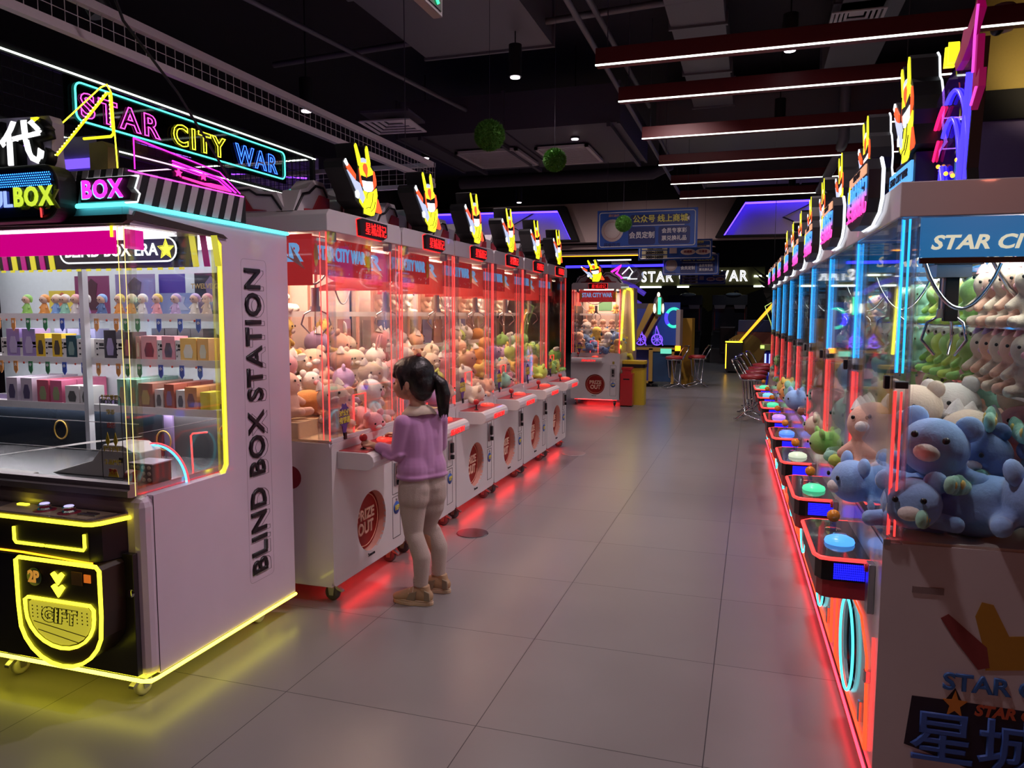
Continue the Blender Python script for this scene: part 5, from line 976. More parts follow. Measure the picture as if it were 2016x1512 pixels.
for a in ((6,30,.115,(.55,.48,.58),(.10,.08,.16),'leftmost lilac white carton on the bottom shelf',3),(38,62,.115,(.55,.48,.58),(.10,.08,.16),'second lilac white carton on the bottom shelf',3),(73,97,.108,(.55,.12,.18),(.30,.34,.18),'left crimson carton with green print on the bottom shelf',3),(101,125,.108,(.62,.14,.26),(.30,.34,.18),'right crimson carton with green print on the bottom shelf',3),
    (238,256,.125,(.25,.50,.40),(.4,.3,.2),'left sea green carton behind the sticker pane',3),(262,276,.125,(.22,.42,.36),(.4,.3,.2),'narrow sea green carton by the corner post',3),(279,306,.110,(.28,.14,.10),(.45,.32,.12),'brown striped carton right of the corner post, bottom shelf',3),(328,346,.110,(.40,.10,.06),(.25,.15,.30),'red brown carton with violet figure on the bottom shelf',3),(366,388,.100,(.62,.28,.10),(.2,.08,.05),'orange carton on the bottom shelf',3),(394,412,.080,(.72,.65,.05),(.72,.65,.05),'small yellow carton at the right end of the bottom shelf',1)):
    bbox(a[0],a[1],z3,a[2],a[3],a[4],a[5]+(', front' if a[6]>1 else ''),n=a[6])
for (p0,p1,c,nm) in ((132,160,(.72,.68,.68),'white carton left of the frame post on the bottom shelf'),(163,182,(.72,.68,.68),'white carton touching the frame post on the bottom shelf'),(350,366,(.65,.62,.60),'pale carton beside the orange one on the bottom shelf'),(310,325,(.65,.62,.60),'pale carton between two brown cartons on the bottom shelf')): bbox(p0,p1,z3,.085,c,(.1,.1,.1),nm)
# ================================================================ HANGING BLUE SIGNS
def hsign(y,x0,x1,z0,z1,l,style):
    t=thing('hanging_sign',l,'sign',((x0+x1)/2,y,z0)); a=(x1-x0)/2; h=z1-z0
    MB().box(-a,a,0,.02,0,h).build('board',BLUEP,t)
    MB().tube([(x,-.003,z) for x,z in rrect(-a+.03,a-.03,.03,h-.03,.03)],.006,5,True).build('white_border',WPRT,t)
    YP=mat('yellow sign print',(.80,.75,.15),.5); NV=mat('navy sign print',(.01,.025,.16),.5)
    if style==0:
        MB().lathe((-a*.69,-.006,h*.48),[(0,0),(h*.29,0),(h*.29,.004)],28,'y').build('round_print',mat('pink white print',(.70,.62,.60),.5),t); MB().tube([(-a*.69+h*.22*math.cos(i*PI/10),-.008,h*.48+h*.22*math.sin(i*PI/10)) for i in range(20)],.004,4,True).build('ring_print',mat('salmon print',(.6,.35,.3),.5),t)
        MB().prism(rrect(-a*.33,a*.86,h*.60,h*.86,.03),-.006,0).prism(rrect(-a*.36,a*.18,h*.10,h*.55,.03),-.004,0).prism(rrect(a*.24,a*.86,h*.10,h*.55,.03),-.004,0).build('navy_panels',NV,t); MB().box(-a*.28,a*.75,-.008,-.006,h*.575,h*.59).build('white_rule',WPRT,t)
        txt('公众号 线上商城',h*.20,YP,t,(a*.27,-.009,h*.74),bev=.0025,sx=.96); txt('会员定制',h*.18,WPRT,t,(-a*.09,-.007,h*.33),bev=.002,sx=.92); txt('会员专享彩',h*.135,WPRT,t,(a*.55,-.007,h*.43),bev=.0015,sx=.94); txt('票兑换礼品',h*.135,WPRT,t,(a*.55,-.007,h*.24),bev=.0015,sx=.94)
        txt('抖音购币',h*.11,NV,t,(-a*.69,-.005,h*.10),off=.002); txt('星城战记',h*.07,mat('salmon print'),t,(-a*.66,-.005,h*.86),off=.001)
        MB().prism([(-a*.35,h*.68),(-a*.35,h*.80),(-a*.30,h*.74)],-.009,-.006).prism([(a*.84,h*.68),(a*.84,h*.80),(a*.79,h*.74)],-.009,-.006).build('arrow_print',WPRT,t)
    else:
        PB=mat('cream price print',(.62,.58,.36),.5)
        for i,s in enumerate(('300元=1600币','200元=1000币','100元=400币')):
            z=h*(.15+.23*i); MB().box(-a*.90,-a*.20,-.004,0,z-h*.09,z+h*.09).build('price_row',PB,t); txt(['300=1600','200=1000','100=400'][i],h*.17,INK,t,(-a*.55,-.006,z),off=.004,sx=1.25)
        for x,s in ((a*.36,'抓得爽'),(a*.76,'兑得值')): MB().ball((x,-.003,h*.38),(a*.20,.004,h*.15),16,8).build('cloud_print',mat('pale cloud print',(.75,.60,.58),.5),t); txt(s,h*.14,mat('maroon print',(.25,.02,.05),.5),t,(x,-.009,h*.38),bev=.0015,sx=.95)
        MB().prism([(a*.45,h*.60),(a*.93,h*.60),(a*.93,h*.70),(a*.45,h*.70)],-.005,0).build('chevron_row',WPRT,t); txt('>>>>>>>',h*.14,INK,t,(a*.69,-.007,h*.65),off=.002); txt('充值优惠',h*.16,YP,t,(a*.60,-.005,h*.84),off=.003)
        MB().box(-a*.14,a*.06,-.004,0,h*.32,h*.62).build('blank_square',mat('dull pink print',(.5,.38,.4),.5),t)
    MB().tube([(-a*.8,.01,h),(-a*.8,.01,4.5-z0)],.003,4).tube([(a*.8,.01,h),(a*.8,.01,4.5-z0)],.003,4).build('hanger',DUCTD,t)
hsign(10.0,-2.015,-.715,2.36,2.865,'largest hanging blue sign with yellow and white Chinese characters',0)
hsign(13.5,-1.98,-.71,2.45,2.80,'hanging blue price sign listing 200=1000 and 300=1600',1)
hsign(17.6,-2.02,-.77,2.39,2.87,'farther hanging blue sign half hidden, with a pale round print',0)
hsign(22.2,-2.05,-.78,2.36,2.73,'farthest hanging price sign in front of the white lit wall letters',1)
# ================================================================ FAR END
t=thing('lit_wall_sign','olive wall band with large white lit letters at the far end','sign',(-1.97,27,2.5)); MB().box(-3.2,2.3,0,.15,0,.62).build('band',mat('olive band',(.22,.21,.08),.6),t)
txt('STAR CITY WAR',.5,EBLK,t,(-.05,-.01,.32),bev=.01,ext=.02,space=1.2,fit=(3.55,.36)); txt('STAR CITY WAR',.5,emi('white neon outline',(1,1,1),1.8),t,(-.05,-.05,.32),outline=.014,space=1.2,fit=(3.6,.38))
q=MB()
for x0,x1,z in ((-2.6,-2.25,.30),(-2.95,-2.72,.30),(1.95,2.2,.30),(2.35,2.65,.30),(-1.9,-1.15,-.04),(-.6,-.2,-.04),(1.95,2.75,-.04),(-3.1,-2.5,-.04)): q.tube([(x0,-.03,z),(x1,-.03,z)],.03,6)
q.build('white_dash',NWHT,t)
MB().prism([(-2.5,2.5),(-1.6,1.6),(-.1,2.3),(.5,2.5)],28.7,28.75).build('wall_graphic',mat('olive yellow graphic',(.20,.16,.03),.7)); bpy.data.objects['wall_graphic']['kind']='structure'
txt('STAR',.34,INK,bpy.data.objects['wall_graphic'],(-.85,28.69,2.15),(.94,0,.34),(-.34,0,.94),off=.01)
def racer(x,l):
    t=thing('racing_cabinet',l,'arcade cabinet',(x,25.0,0)); BK=mat('cabinet black',(.012,.011,.013),.35)
    MB().prism([(0,.0),(.9,.0),(.9,.85),(.65,.95),(.70,2.0),(.1,2.12),(.0,2.0)],-.54,.54,'x').build('shell',BK,t,.02) if 0 else MB().prism([(-.9,0),(.45,0),(.45,2.05),(-.10,2.12),(-.14,1.80),(-.02,1.75),(-.02,.95),(-.30,.85),(-.9,.45)],-.54,.54,'x').build('shell',BK,t,.01)
    MB().box(-.44,.44,-.045,-.02,1.02,1.68).build('screen',mat('glossy screen',(.02,.02,.025),.08),t); MB().box(-.47,-.45,-.05,-.02,1.0,1.7).box(.45,.47,-.05,-.02,1.0,1.7).build('red_edge',mat('dull red edge',(.30,.03,.03),.3),t)
    MB().prism([(-.48,1.80),(-.12,1.80),(-.16,1.68),(-.46,1.68)],-.17,-.14).prism([(.48,1.80),(.12,1.80),(.16,1.68),(.46,1.68)],-.17,-.14).build('speaker_plate',mat('speaker plate',(.16,.13,.14),.4),t)
    q=MB().ball((.1,-.1,2.13),(.24,.12,.06),12,8); q.build('roof_light',mat('pale roof dome',(.25,.32,.38),.2),t)
    MB().tube([(.12*math.cos(i*PI/8)+.0,-.40,.95+.12*math.sin(i*PI/8)) for i in range(16)],.016,6,True).build('steering_wheel',mat('wheel grip',(.05,.02,.02),.4),t)
    MB().ball((-.3,-.35,.62),(.05,.03,.05),10,6).build('blue_lamp',NDB,t) if x>-1.5 else None
    s=MB(); s.box(-.22,.22,-1.5,-1.05,.30,.42).prism([(-1.55,.40),(-1.42,.40),(-1.55,1.15),(-1.68,1.12)],-.22,.22,'x').box(-.05,.05,-1.6,-.8,.02,.12).box(-.06,.06,-1.3,-1.2,.1,.3); s.build('seat',mat('dark seat',(.03,.012,.014),.5),t,.02)
racer(-2.12,'left black racing cabinet against the dark far wall'); racer(-.72,'right black racing cabinet with dim reddish screen edge')
tag(MB().box(-.9,.6,23,27,.0,.004).build('dark_mat',mat('dark mat',(.03,.03,.035),.7)),'dark floor mat in front of the racing cabinets','mat') if 0 else None
# basketball-like machine behind the yellow counter
t=thing('orange_game_cabinet','orange and yellow game cabinet behind the yellow-lit counter','arcade cabinet',(.35,20.8,0)); MB().box(-.75,.8,0,1.6,0,1.05).build('body',mat('brick orange panel',(.30,.07,.03),.5),t,.03)
MB().prism([(-.75+.5*math.cos(a)+.2,.55+.45*math.sin(a)) for a in [i*PI/12 for i in range(24)]],-.02,-.002).build('yellow_disc',mat('ochre disc',(.40,.24,.03),.5),t); MB().box(-.72,.78,-.01,1.5,1.05,1.35).build('blue_header',mat('deep blue header',(.01,.03,.14),.4),t)
MB().prism([(-.75,0),(-.1,0),(.4,.35),(.75,.35),(.75,.28),(.42,.28),(-.02,-.0)],-.02,-.004).build('red_stripe',mat('brick stripe',(.30,.04,.02),.5),t)
# yellow-lit counter with rising light bar
t=thing('lit_counter','black counter outlined by yellow light with a slanting light bar rising to the right','arcade cabinet',(-.64,20.0,0)); BKC=mat('counter black',(.015,.012,.012),.4)
MB().box(0.0,.40,0,.8,.06,.80).build('body',BKC,t); MB().box(-.012,.012,-.02,0,.12,.76).build('vertical_light',emi('amber neon',(1,.50,.02),3.5),t); MB().box(-.02,.40,-.03,0,.79,.82).build('edge_light',NYEL,t)
MB().prism([(.29,.80),(.36,.80),(1.24,1.86),(1.24,1.96),(1.20,1.94)],-.04,.02).build('slant_light',emi('orange yellow light',(1,.42,.02),1.8),t); MB().prism([(.36,.80),(.42,.80),(1.26,1.82),(1.26,1.90)],-.02,.5).build('slant_arm',BKC,t)
q=MB(); 
for i in range(4): q.lathe((.08+.07*i,.1,.82),[(.022,0),(.02,.05),(0,.055)],10)
q.build('knob',mat('dim knob',(.25,.2,.12),.3),t); MB().box(.02,.06,.02,.06,0,.06).box(.34,.38,.02,.06,0,.06).build('foot',BKC,t)
# skeleton-like green tube machine and blue machine at the right
t=thing('blue_dome_machine','blue machine with curved green tubes behind the right row','arcade cabinet',(.35,14.6,0)); MB().box(-.12,.8,0,1.0,0,.85).build('body',mat('deep blue body',(.02,.02,.25),.3),t,.03); MB().box(-.13,-.10,-.02,.0,.1,.78).box(-.05,-.03,-.02,0,.1,.78).build('white_blue_light',emi('blue white light',(.35,.45,1),1.8),t)
MB().box(-.20,.3,-.10,.3,.85,.95).build('tray',mat('olive tray',(.25,.27,.08),.3,.4),t); MB().box(-.21,-.14,-.11,-.08,.88,.94).build('lime_light',emi('lime light',(.6,.9,.2),1.2),t)
for k,(x,c) in enumerate(((-.02,'yellow tube glow'),(.04,'yellow tube glow'),(.10,'pale green tube'))): MB().tube([(x,.0,.95),(x+.02,0,1.15),(x-.02,0,1.35),(x-.10+.03*k,0,1.55),(x-.13+.05*k,0,1.65),(x-.02,0,1.72)],.007,6).build('curved_tube',emi(c,(.6,.8,.2) if k<2 else (.2,.7,.4),.8),t)
MB().tube([(.10,-.02,1.1),(.09,-.02,1.3),(.02,-.02,1.5),(.0,-.02,1.6)],.010,6).build('orange_tube',NORA,t)
t=thing('dark_leaf_garland','dark leafy shape hanging over the far end of the right row','decoration',(.30,13.2,2.05)); q=MB()
for k in range(6): q.add([(0,0,-.05*k),(-.35+.05*k,0,.25-.11*k),(-.22+.03*k,.02,.12-.1*k),(0,.03,-.05*k-.06),(0,.05,-.05*k)],[(0,1,2,3),(1,0,4,2),(4,3,2)])
q.build('leaves',mat('dark leaf',(.03,.035,.03),.7),t); MB().tube([(0,.02,-.05),(0,.02,2.45)],.004,5).build('cord',EBLK,t)
# gold redemption machine
t=thing('gold_coin_machine','gold trimmed blue ball-drop machine with violet ferris wheel lights behind the waste bin','arcade cabinet',(-2.45,15.6,0)); GP=mat('gold panel',(.42,.26,.06),.45)
MB().box(0,.50,.15,1.0,.10,.78).build('blue_side',mat('dusky blue panel',(.06,.07,.35),.5),t); MB().box(.42,.50,-.02,.15,.08,.80).box(.88,.93,-.02,.15,.08,.78).box(.5,.93,-.02,.15,.74,.82).box(.0,.5,-.02,.15,.77,.82).box(0,.5,-.02,.15,.08,.12).build('gold_frame',GP,t)
MB().box(.50,.88,0,.3,.12,.74).build('coin_door',mat('coin door blue',(.02,.06,.14),.4),t)
MB().prism([(.02,.82),(.10,.82),(.52,1.62),(.50,1.72),(.40,1.72)],-.03,.05).build('gold_arm',GP,t); MB().prism([(.12,.85),(.28,.85),(.62,1.5),(.52,1.62)],.10,.60).build('crimson_panel',mat('maroon panel',(.12,.01,.015),.5),t)
MB().prism([(.28,1.0),(.36,1.0),(.70,1.62),(.60,1.62)],.02,.08).build('gold_arm',GP,t)
MB().box(.02,.42,.55,.58,.85,1.62).build('blue_board',mat('blue game board',(.05,.08,.40),.4),t); MB().box(.42,.98,.55,.58,.85,1.75).build('play_field',emi('dim blue play field',(.02,.05,.25),.5),t)
MB().box(.96,1.04,-.02,.6,.85,1.60).build('pale_side',mat('pale side',(.45,.38,.42),.4),t)
q=MB(); c=(.86,.50,1.43); q.tube([(c[0]+.16*math.cos(i*PI/12),c[1],c[2]+.19*math.sin(i*PI/12)) for i in range(3,23)],.03,8); q.build('green_blue_ring',emi('aqua ring',(.03,.6,.4),1.6),t); MB().tube([(c[0]+.16*math.cos(i*PI/12),c[1]-.02,c[2]+.19*math.sin(i*PI/12)) for i in range(10,16)],.034,8).build('blue_ring_part',NDB,t)
for cx_ in (.24,.58):
    q=MB().tube([(cx_+.11*math.cos(i*PI/8),.0,.98+.11*math.sin(i*PI/8)) for i in range(16)],.012,6,True); 
    for i in range(4): q.tube([(cx_-.10*math.cos(i*PI/4),0,.98-.10*math.sin(i*PI/4)),(cx_+.10*math.cos(i*PI/4),0,.98+.10*math.sin(i*PI/4))],.007,5)
    q.tube([(cx_-.05,0,1.0),(cx_-.02,0,1.26),(cx_+.12,0,.86)],.010,5).build('violet_wheel',emi('violet neon soft',(.20,.08,1),1.3),t)
MB().lathe((.60,.0,1.45),[(.05,0),(.10,.08),(.12,.22),(.09,.36),(.03,.46),(0,.48)],16).build('lantern',mat('lantern shell',(.25,.2,.18),.3,.5),t); MB().box(.60,.66,-.135,-.12,1.50,1.84).build('green_light',NGRN,t); MB().ball((.53,-.10,1.62),(.03,.03,.10),8,6).ball((.70,-.10,1.62),(.02,.03,.10),8,6).ball((.60,-.05,1.90),(.03,.03,.05),8,6).build('cream_light',emi('cream light',(1,.9,.6),2),t)
MB().box(.66,.88,-.05,-.02,.70,.80).build('teal_button_light',emi('teal light',(.15,.7,.5),1),t); MB().box(.95,1.06,-.03,0,.76,.86).build('amber_light',NORA,t)
for x,y in ((.08,.25),(.85,.1),(.46,.1)): caster(t,x,y,.045,RUBBER)
tag(MB().box(-1.42,-1.22,16.2,17.0,0,1.42).build('amber_cabinet_side',mat('amber panel',(.42,.24,.02),.5)),'narrow amber cabinet edge standing right of the gold machine','arcade cabinet')
# violet lit top shapes far left
tag(MB().tube([(-3.6,19,2.05),(-3.3,19,2.35),(-2.9,19,2.2),(-2.6,19,2.0)],.06,8).tube([(-3.5,19,1.7),(-3.1,19,2.0),(-2.7,19,1.75)],.05,8).tube([(-3.1,19,0),(-3.1,19,1.95)],.03,6).build('violet_arch',emi('dim violet',(.08,.04,.5),.7)),'violet curved light shapes above the gold machine','decoration')
tag(MB().box(-3.45,-2.2,17.4,18.2,.0,1.75).build('game_cabinet',mat('mauve cabinet',(.10,.08,.13),.5)),'mauve game cabinet behind the gold machine','arcade cabinet')
# yellow neon frame beside lone claw machine
t=thing('yellow_neon_post','tall yellow neon edge of a white cabinet right of the lone claw machine','light',(-2.08,12.95,0)); MB().box(0.0,.12,0,.4,.06,1.95).build('cabinet_edge',mat('peach cabinet edge',(.50,.34,.30),.5),t); MB().tube([(.0,-.02,1.93),(.06,-.02,1.93),(.085,-.02,1.89),(.10,-.02,1.7),(.14,-.02,.88)],.018,8).build('neon_tube',NYEL,t)
MB().tube([(.02,-.03,.80),(.08,-.03,.80),(.11,-.03,.74),(.11,-.03,.66)],.03,8).build('yellow_hook',mat('bright yellow paint',(.85,.75,.05),.4),t)
# clear acrylic lights on top of the lone claw machine
t=thing('butterfly_light','pink and yellow winged neon light behind the emblem of the lone claw machine','light',(-2.5,12.9,2.0)); MB().tube([(-.28,0,.10),(-.20,0,.32),(-.02,0,.26),(.0,0,.1)],.018,6).tube([(-.30,0,.05),(-.12,0,.10)],.02,6).build('yellow_wing',NYEL,t); MB().tube([(.15,0,.22),(.32,0,.32),(.24,0,.20),(.34,0,.12),(.2,0,.08)],.018,6).build('magenta_wing',NMAG,t); MB().tube([(.34,0,.18),(.46,0,.30),(.52,0,.22),(.44,0,.10),(.60,0,.10)],.010,6).tube([(-.15,-.05,.42),(.5,-.05,.42)],.012,6).build('white_line',EWHT,t)
tag(MB().prism([(-2.42,2.02),(-2.0,2.02),(-1.86,2.12),(-1.86,2.24),(-2.2,2.45),(-2.42,2.45)],13.3,13.33).build('clear_roof_panel',glassm('pale acrylic',(.6,.65,.8),1,.2,(.5,.5,.6))),'pale clear acrylic roof panel behind the lone claw machine','panel')
# waste bin, red box
t=thing('waste_bin','yellow waste bin with black rim right of the lone claw machine','bin',(-1.87,12.55,0)); MB().prism(rrect(-.17,.19,-.15,.15,.05),0,.62,'z').build('body',YEL,t); MB().prism(rrect(-.20,.20,-.17,.17,.06),.62,.68,'z').build('rim',BLACK,t); MB().prism(rrect(-.20,.20,-.17,.17,.06),.68,.73,'z').build('lid',YEL,t)
t=thing('fire_box','small dark red steel cabinet on the floor beside the yellow bin','cabinet',(-1.93,12.2,0)); MB().box(-.10,.10,-.1,.1,.02,.54).build('body',RED,t,.005); MB().box(-.07,.07,-.08,.08,.54,.60).box(-.085,.085,-.09,.09,.60,.64).build('lid',RED,t,.004); MB().box(-.05,.05,-.103,-.10,.44,.46).build('handle_slot',BLACK,t); MB().box(-.09,-.05,-.09,.09,0,.02).box(.05,.09,-.09,.09,0,.02).build('foot',BLACK,t)
# chrome stools
def stool(x,y,rz,l,h=.62,sc=1):
    t=thing('bar_stool',l,'stool',(x,y,0),rz,'chrome stools with red seats',sc); MB().lathe((0,0,h),[(.0,-.03),(.17,-.03),(.185,0),(.17,.03),(.10,.045),(0,.05)],24).build('seat',mat('red vinyl',(.38,.03,.035),.35),t); MB().lathe((0,0,h),[(.16,-.045),(.188,-.03),(.188,-.02),(.16,-.02)],24).build('seat_ring',CHROME,t)
    for s in (-1,1): MB().tube([(s*.12,.10,h-.03),(s*.15,.05,.10),(s*.16,-.18,.03),(s*.16,-.24,.03)],.013,8).tube([(s*.11,-.10,h-.03),(s*.14,-.05,.22),(s*.16,.16,.03),(s*.16,.20,.03)],.013,8).build('leg',CHROME,t)
    MB().tube([(-.15,.05,.12),(.15,.05,.12)],.011,6).tube([(-.16,-.2,.03),(.16,-.2,.03)],.013,6).tube([(-.16,.18,.03),(.16,.18,.03)],.013,6).build('footrest',CHROME,t)
    MB().tube([(-.14,.12,h-.02),(-.15,.22,h+.16),(-.10,.27,h+.24),(.10,.27,h+.24),(.15,.22,h+.16),(.14,.12,h-.02)],.012,8).build('backrest',CHROME,t)
stool(-1.50,15.5,-1.1,'chrome stool with red seat standing nearest the gold machine'); stool(-1.08,15.95,-1.2,'chrome stool with red seat just right of the first one'); 
for k,(x,y) in enumerate(((.02,11.1),(.05,11.9),(.10,12.7),(.18,13.6))): stool(x,y,1.25,['nearest','second','third','farthest'][k]+' chrome stool with dark red seat past the end of the right row')
# floor discs
for x,y,r,l,m in ((-1.79,4.706,.11,'dark round floor cover between the girl and the aisle',mat('dark disc',(.08,.06,.07),.25,.4)),(-1.80,7.82,.13,'pale round floor cover beside the last left machine',mat('pale disc',(.35,.28,.27),.3)),(-1.93,10.9,.12,'pale round floor cover before the lone claw machine',mat('pale disc'))):
    tag(MB().frust((x,y),r,r*.97,.0005,.005,32).build('floor_cover',m),l,'floor cover')
tag(MB().prism([(-.82,2.36),(-.79,2.375),(-.80,2.352)],.0005,.002,'z').build('paper_scrap',WPRT),'tiny white paper scrap on the grey floor','litter') if 0 else None
# left background behind the prize machine: mesh screens with figures and violet glow
tag(MB().box(-6.4,-3.4,5.4,5.45,0,2.75).build('violet_backdrop',mat('violet board',(.16,.11,.28),.6)),'violet printed board behind the black mesh frame','board')
tag(MB().tube([(-4.05,5.2,2.62),(-3.35,5.2,2.55)],.006,5).tube([(-3.3,5.2,2.35),(-2.6,5.2,2.30)],.006,5).build('violet_line_light',NPUR),'thin violet light lines behind the neon sign','light strip')
lamp('AREA',(-4.4,4.6,2.3),14,(.35,.15,1),.8,rot=(math.radians(-70),0,0),name='violet_signs_glow')
t=thing('security_camera','white dome camera on a bracket at the upper right','camera',(1.50,5.85,3.42)); MB().lathe((0,0,0),[(0,-.08),(.06,-.06),(.08,0),(.08,.08),(.06,.10)],20).build('housing',mat('pale camera shell',(.55,.42,.5),.4),t); MB().ball((-.04,-.03,-.06),(.04,.04,.04)).build('lens',BLACK,t); MB().box(-.02,.02,-.0,.4,.09,.12).build('bracket',mat('pale camera shell'),t)
# ================================================================ THE GIRL
GX,GY=-1.62,3.52
G=thing('person','child with black ponytail, lilac top and pale leggings playing the nearest claw machine','person',(GX,GY,0))
SKIN=mat('skin',(.55,.30,.20),.5); LILAC=mat('lilac knit',(.46,.22,.46),.9,bump=.35,scale=14,sheen=.3); HEA=mat('heather leggings',(.44,.36,.32),.9,bump=.35,scale=160,sheen=.2); HAIR=mat('black hair',(.006,.004,.005),.38,bump=.6,scale=90)
TAN=mat('tan shoe leather',(.42,.27,.15),.6,bump=.3,scale=50); SOLE=mat('cream sole',(.55,.42,.28),.6); COLL=mat('cream collar',(.62,.52,.42),.9,bump=.2)
fv=Vector((-.86,.51)); sv=Vector((.51,.86))
def bp(a,b,z,r,r2=None,r3=None): p=fv*a+sv*b; return (p.x,p.y,z,r,r2 or r,r3 or r)
def hand(m,w,palm,dirs,tips,r=.0075):
    # w wrist, palm centre, finger bases and tips
    m.chain([(*w,.020,.020,.018),(*palm,.024,.026,.015)],.006,12,8)
    for base,mid,tip in tips: m.chain([(*base,r*1.1,r*1.1,r*1.1),(*mid,r,r,r),(*tip,r*.85,r*.85,r*.85)],.004,8,6)
m=MB()
m.chain([bp(0,-.045,.62,.07),bp(.0,-.04,.80,.062),bp(0,-.06,.93,.045)],.02); m.chain([bp(0,.045,.62,.07),bp(.0,.04,.80,.062),bp(0,.06,.93,.045)],.02); m.chain([bp(0,-.09,.95,.032),bp(0,.09,.95,.032)],.02)
m.chain([(-.012,0,.97,.042,.042,.04),(-.028,0,1.08,.038,.038,.04)],.012)
m.ball((-.045,0,1.178),(.094,.080,.094),20,14); m.ball((-.082,0,1.118),(.062,.060,.064),18,12); m.ball((-.112,0,1.088),(.030,.030,.026),12,8)
m.ball((-.146,0,1.128),(.013,.010,.012),10,8); m.chain([(-.138,0,1.155,.010,.008,.010),(-.149,0,1.126,.010,.010,.009)],.005,8,6)
for s_ in (-1,1): m.ball((-.108,s_*.034,1.118),(.032,.028,.030),12,8); m.ball((-.040,s_*.083,1.135),(.015,.007,.024),10,8,(0,0,0))
m.chain([(-.143,-.014,1.098,.008,.007,.005),(-.146,0,1.096,.008,.008,.006),(-.143,.014,1.098,.008,.007,.005)],.005,8,6)
for a,b_,e,w_ in ((-.115,0,(-.085,-.10,.775),(-.195,-.105,.815)),(.115,0,(.035,.155,.80),(-.185,.165,.835))):
    s0=bp(0,a,.94,.036); m.chain([s0,(*e,.030,.030,.030),(*w_,.022,.022,.020)],.015)
hand(m,(-.195,-.105,.815),(-.232,-.104,.828),None,[((-.250,-.118,.832),(-.275,-.122,.838),(-.285,-.112,.826)),((-.252,-.108,.836),(-.280,-.110,.843),(-.291,-.103,.830)),((-.250,-.098,.838),(-.277,-.098,.846),(-.289,-.094,.834)),((-.245,-.089,.836),(-.268,-.088,.842),(-.278,-.087,.832)),((-.222,-.125,.826),(-.245,-.136,.824),(-.268,-.128,.822))])
hand(m,(-.185,.165,.835),(-.222,.168,.842),None,[((-.243,.152,.842),(-.268,.150,.842),(-.285,.150,.832)),((-.245,.163,.844),(-.273,.163,.844),(-.291,.163,.834)),((-.244,.174,.843),(-.270,.175,.842),(-.287,.176,.833)),((-.240,.184,.840),(-.260,.187,.838),(-.272,.189,.830)),((-.212,.146,.838),(-.230,.134,.836),(-.247,.130,.832))])
LA=(.025,-.072); RA=(.045,.115)
for (ax,ay),h_ in ((LA,-.055),(RA,.055)): m.chain([bp(0,h_,.58,.060),((ax*.4-.03),(ay*.75),.355,.036,.036,.04),(ax*.8,ay,.22,.036,.036,.04),(ax,ay,.085,.026,.026,.03)],.02); m.chain([(ax,ay,.07,.028,.026,.03),(ax-.10,ay,.035,.026,.026,.018)],.012)
me=fuse(m,'body',.0038,SKIN,4); body=link('body',me,G)
q=MB()
for s_ in (-1,1): q.ball((-.1385,s_*.029,1.142),(.0045,.010,.006),10,6)
q.m=1
for s_ in (-1,1): q.ball((-.1425,s_*.029,1.142),(.0022,.0045,.005),8,6)
q.build('eyes',[WPRT,BLACK],G); MB().tube([(-.1515,-.012,1.0965),(-.154,0,1.0955),(-.1515,.012,1.0965)],.0022,5).build('lips',mat('lip pink',(.45,.12,.10),.5),G)
m=MB(); ro=random.Random(5)
for s_ in (-1,1):
    m.chain([bp(-.004,s_*.052,.668,.095,.095,.024),bp(-.002,s_*.050,.70,.089),bp(.004,s_*.046,.76,.076),bp(.0,s_*.046,.86,.074),bp(0,s_*.055,.93,.062),bp(0,s_*.04,.965,.045)],.02,18,12)
m.chain([bp(0,-.115,.945,.046),(-.085,-.10,.785,.041,.041,.041),(-.185,-.105,.815,.030,.030,.029)],.012,16,10)
m.chain([bp(0,.115,.945,.046),(.035,.155,.80,.041,.041,.041),(-.175,.165,.835,.030,.030,.029)],.012,16,10)
for k in range(7): t_=k/6; m.chain([(-.03-.09*t_,-.065-.02*t_,.80+.02*math.sin(k*2),.034,.012,.010),(-.06-.09*t_,-.135,.775+.01*math.cos(k),.012,.012,.012)],.01,8,6)
m.chain([bp(-.004,0,.668,.090,.090,.024),bp(0,0,.72,.086),bp(.0,0,.86,.076),bp(0,0,.95,.058)],.02,18,12)
top=link('top',fuse(m,'top',.0045,LILAC,12),G)
MB().lathe((0,0,0),[(1,0),(1.03,.008),(1.0,.018)],32).v if 0 else None
# collar
q=MB(); n=30; vs=[]
for (ra,rb,z) in ((.050,.050,1.022),(.054,.054,1.028),(.070,.076,1.008),(.082,.096,.986),(.078,.092,.982),(.050,.050,1.010)):
    for i in range(n): a=2*PI*i/n; p=fv*(ra*math.cos(a))+sv*(rb*math.sin(a)); vs.append((p.x-.012,p.y,z+(.006 if abs(math.cos(a))>.9 else 0)))
q.add(vs,[(j*n+i,j*n+(i+1)%n,((j+1)%6)*n+(i+1)%n,((j+1)%6)*n+i) for j in range(6) for i in range(n)],True); q.build('collar',COLL,G)
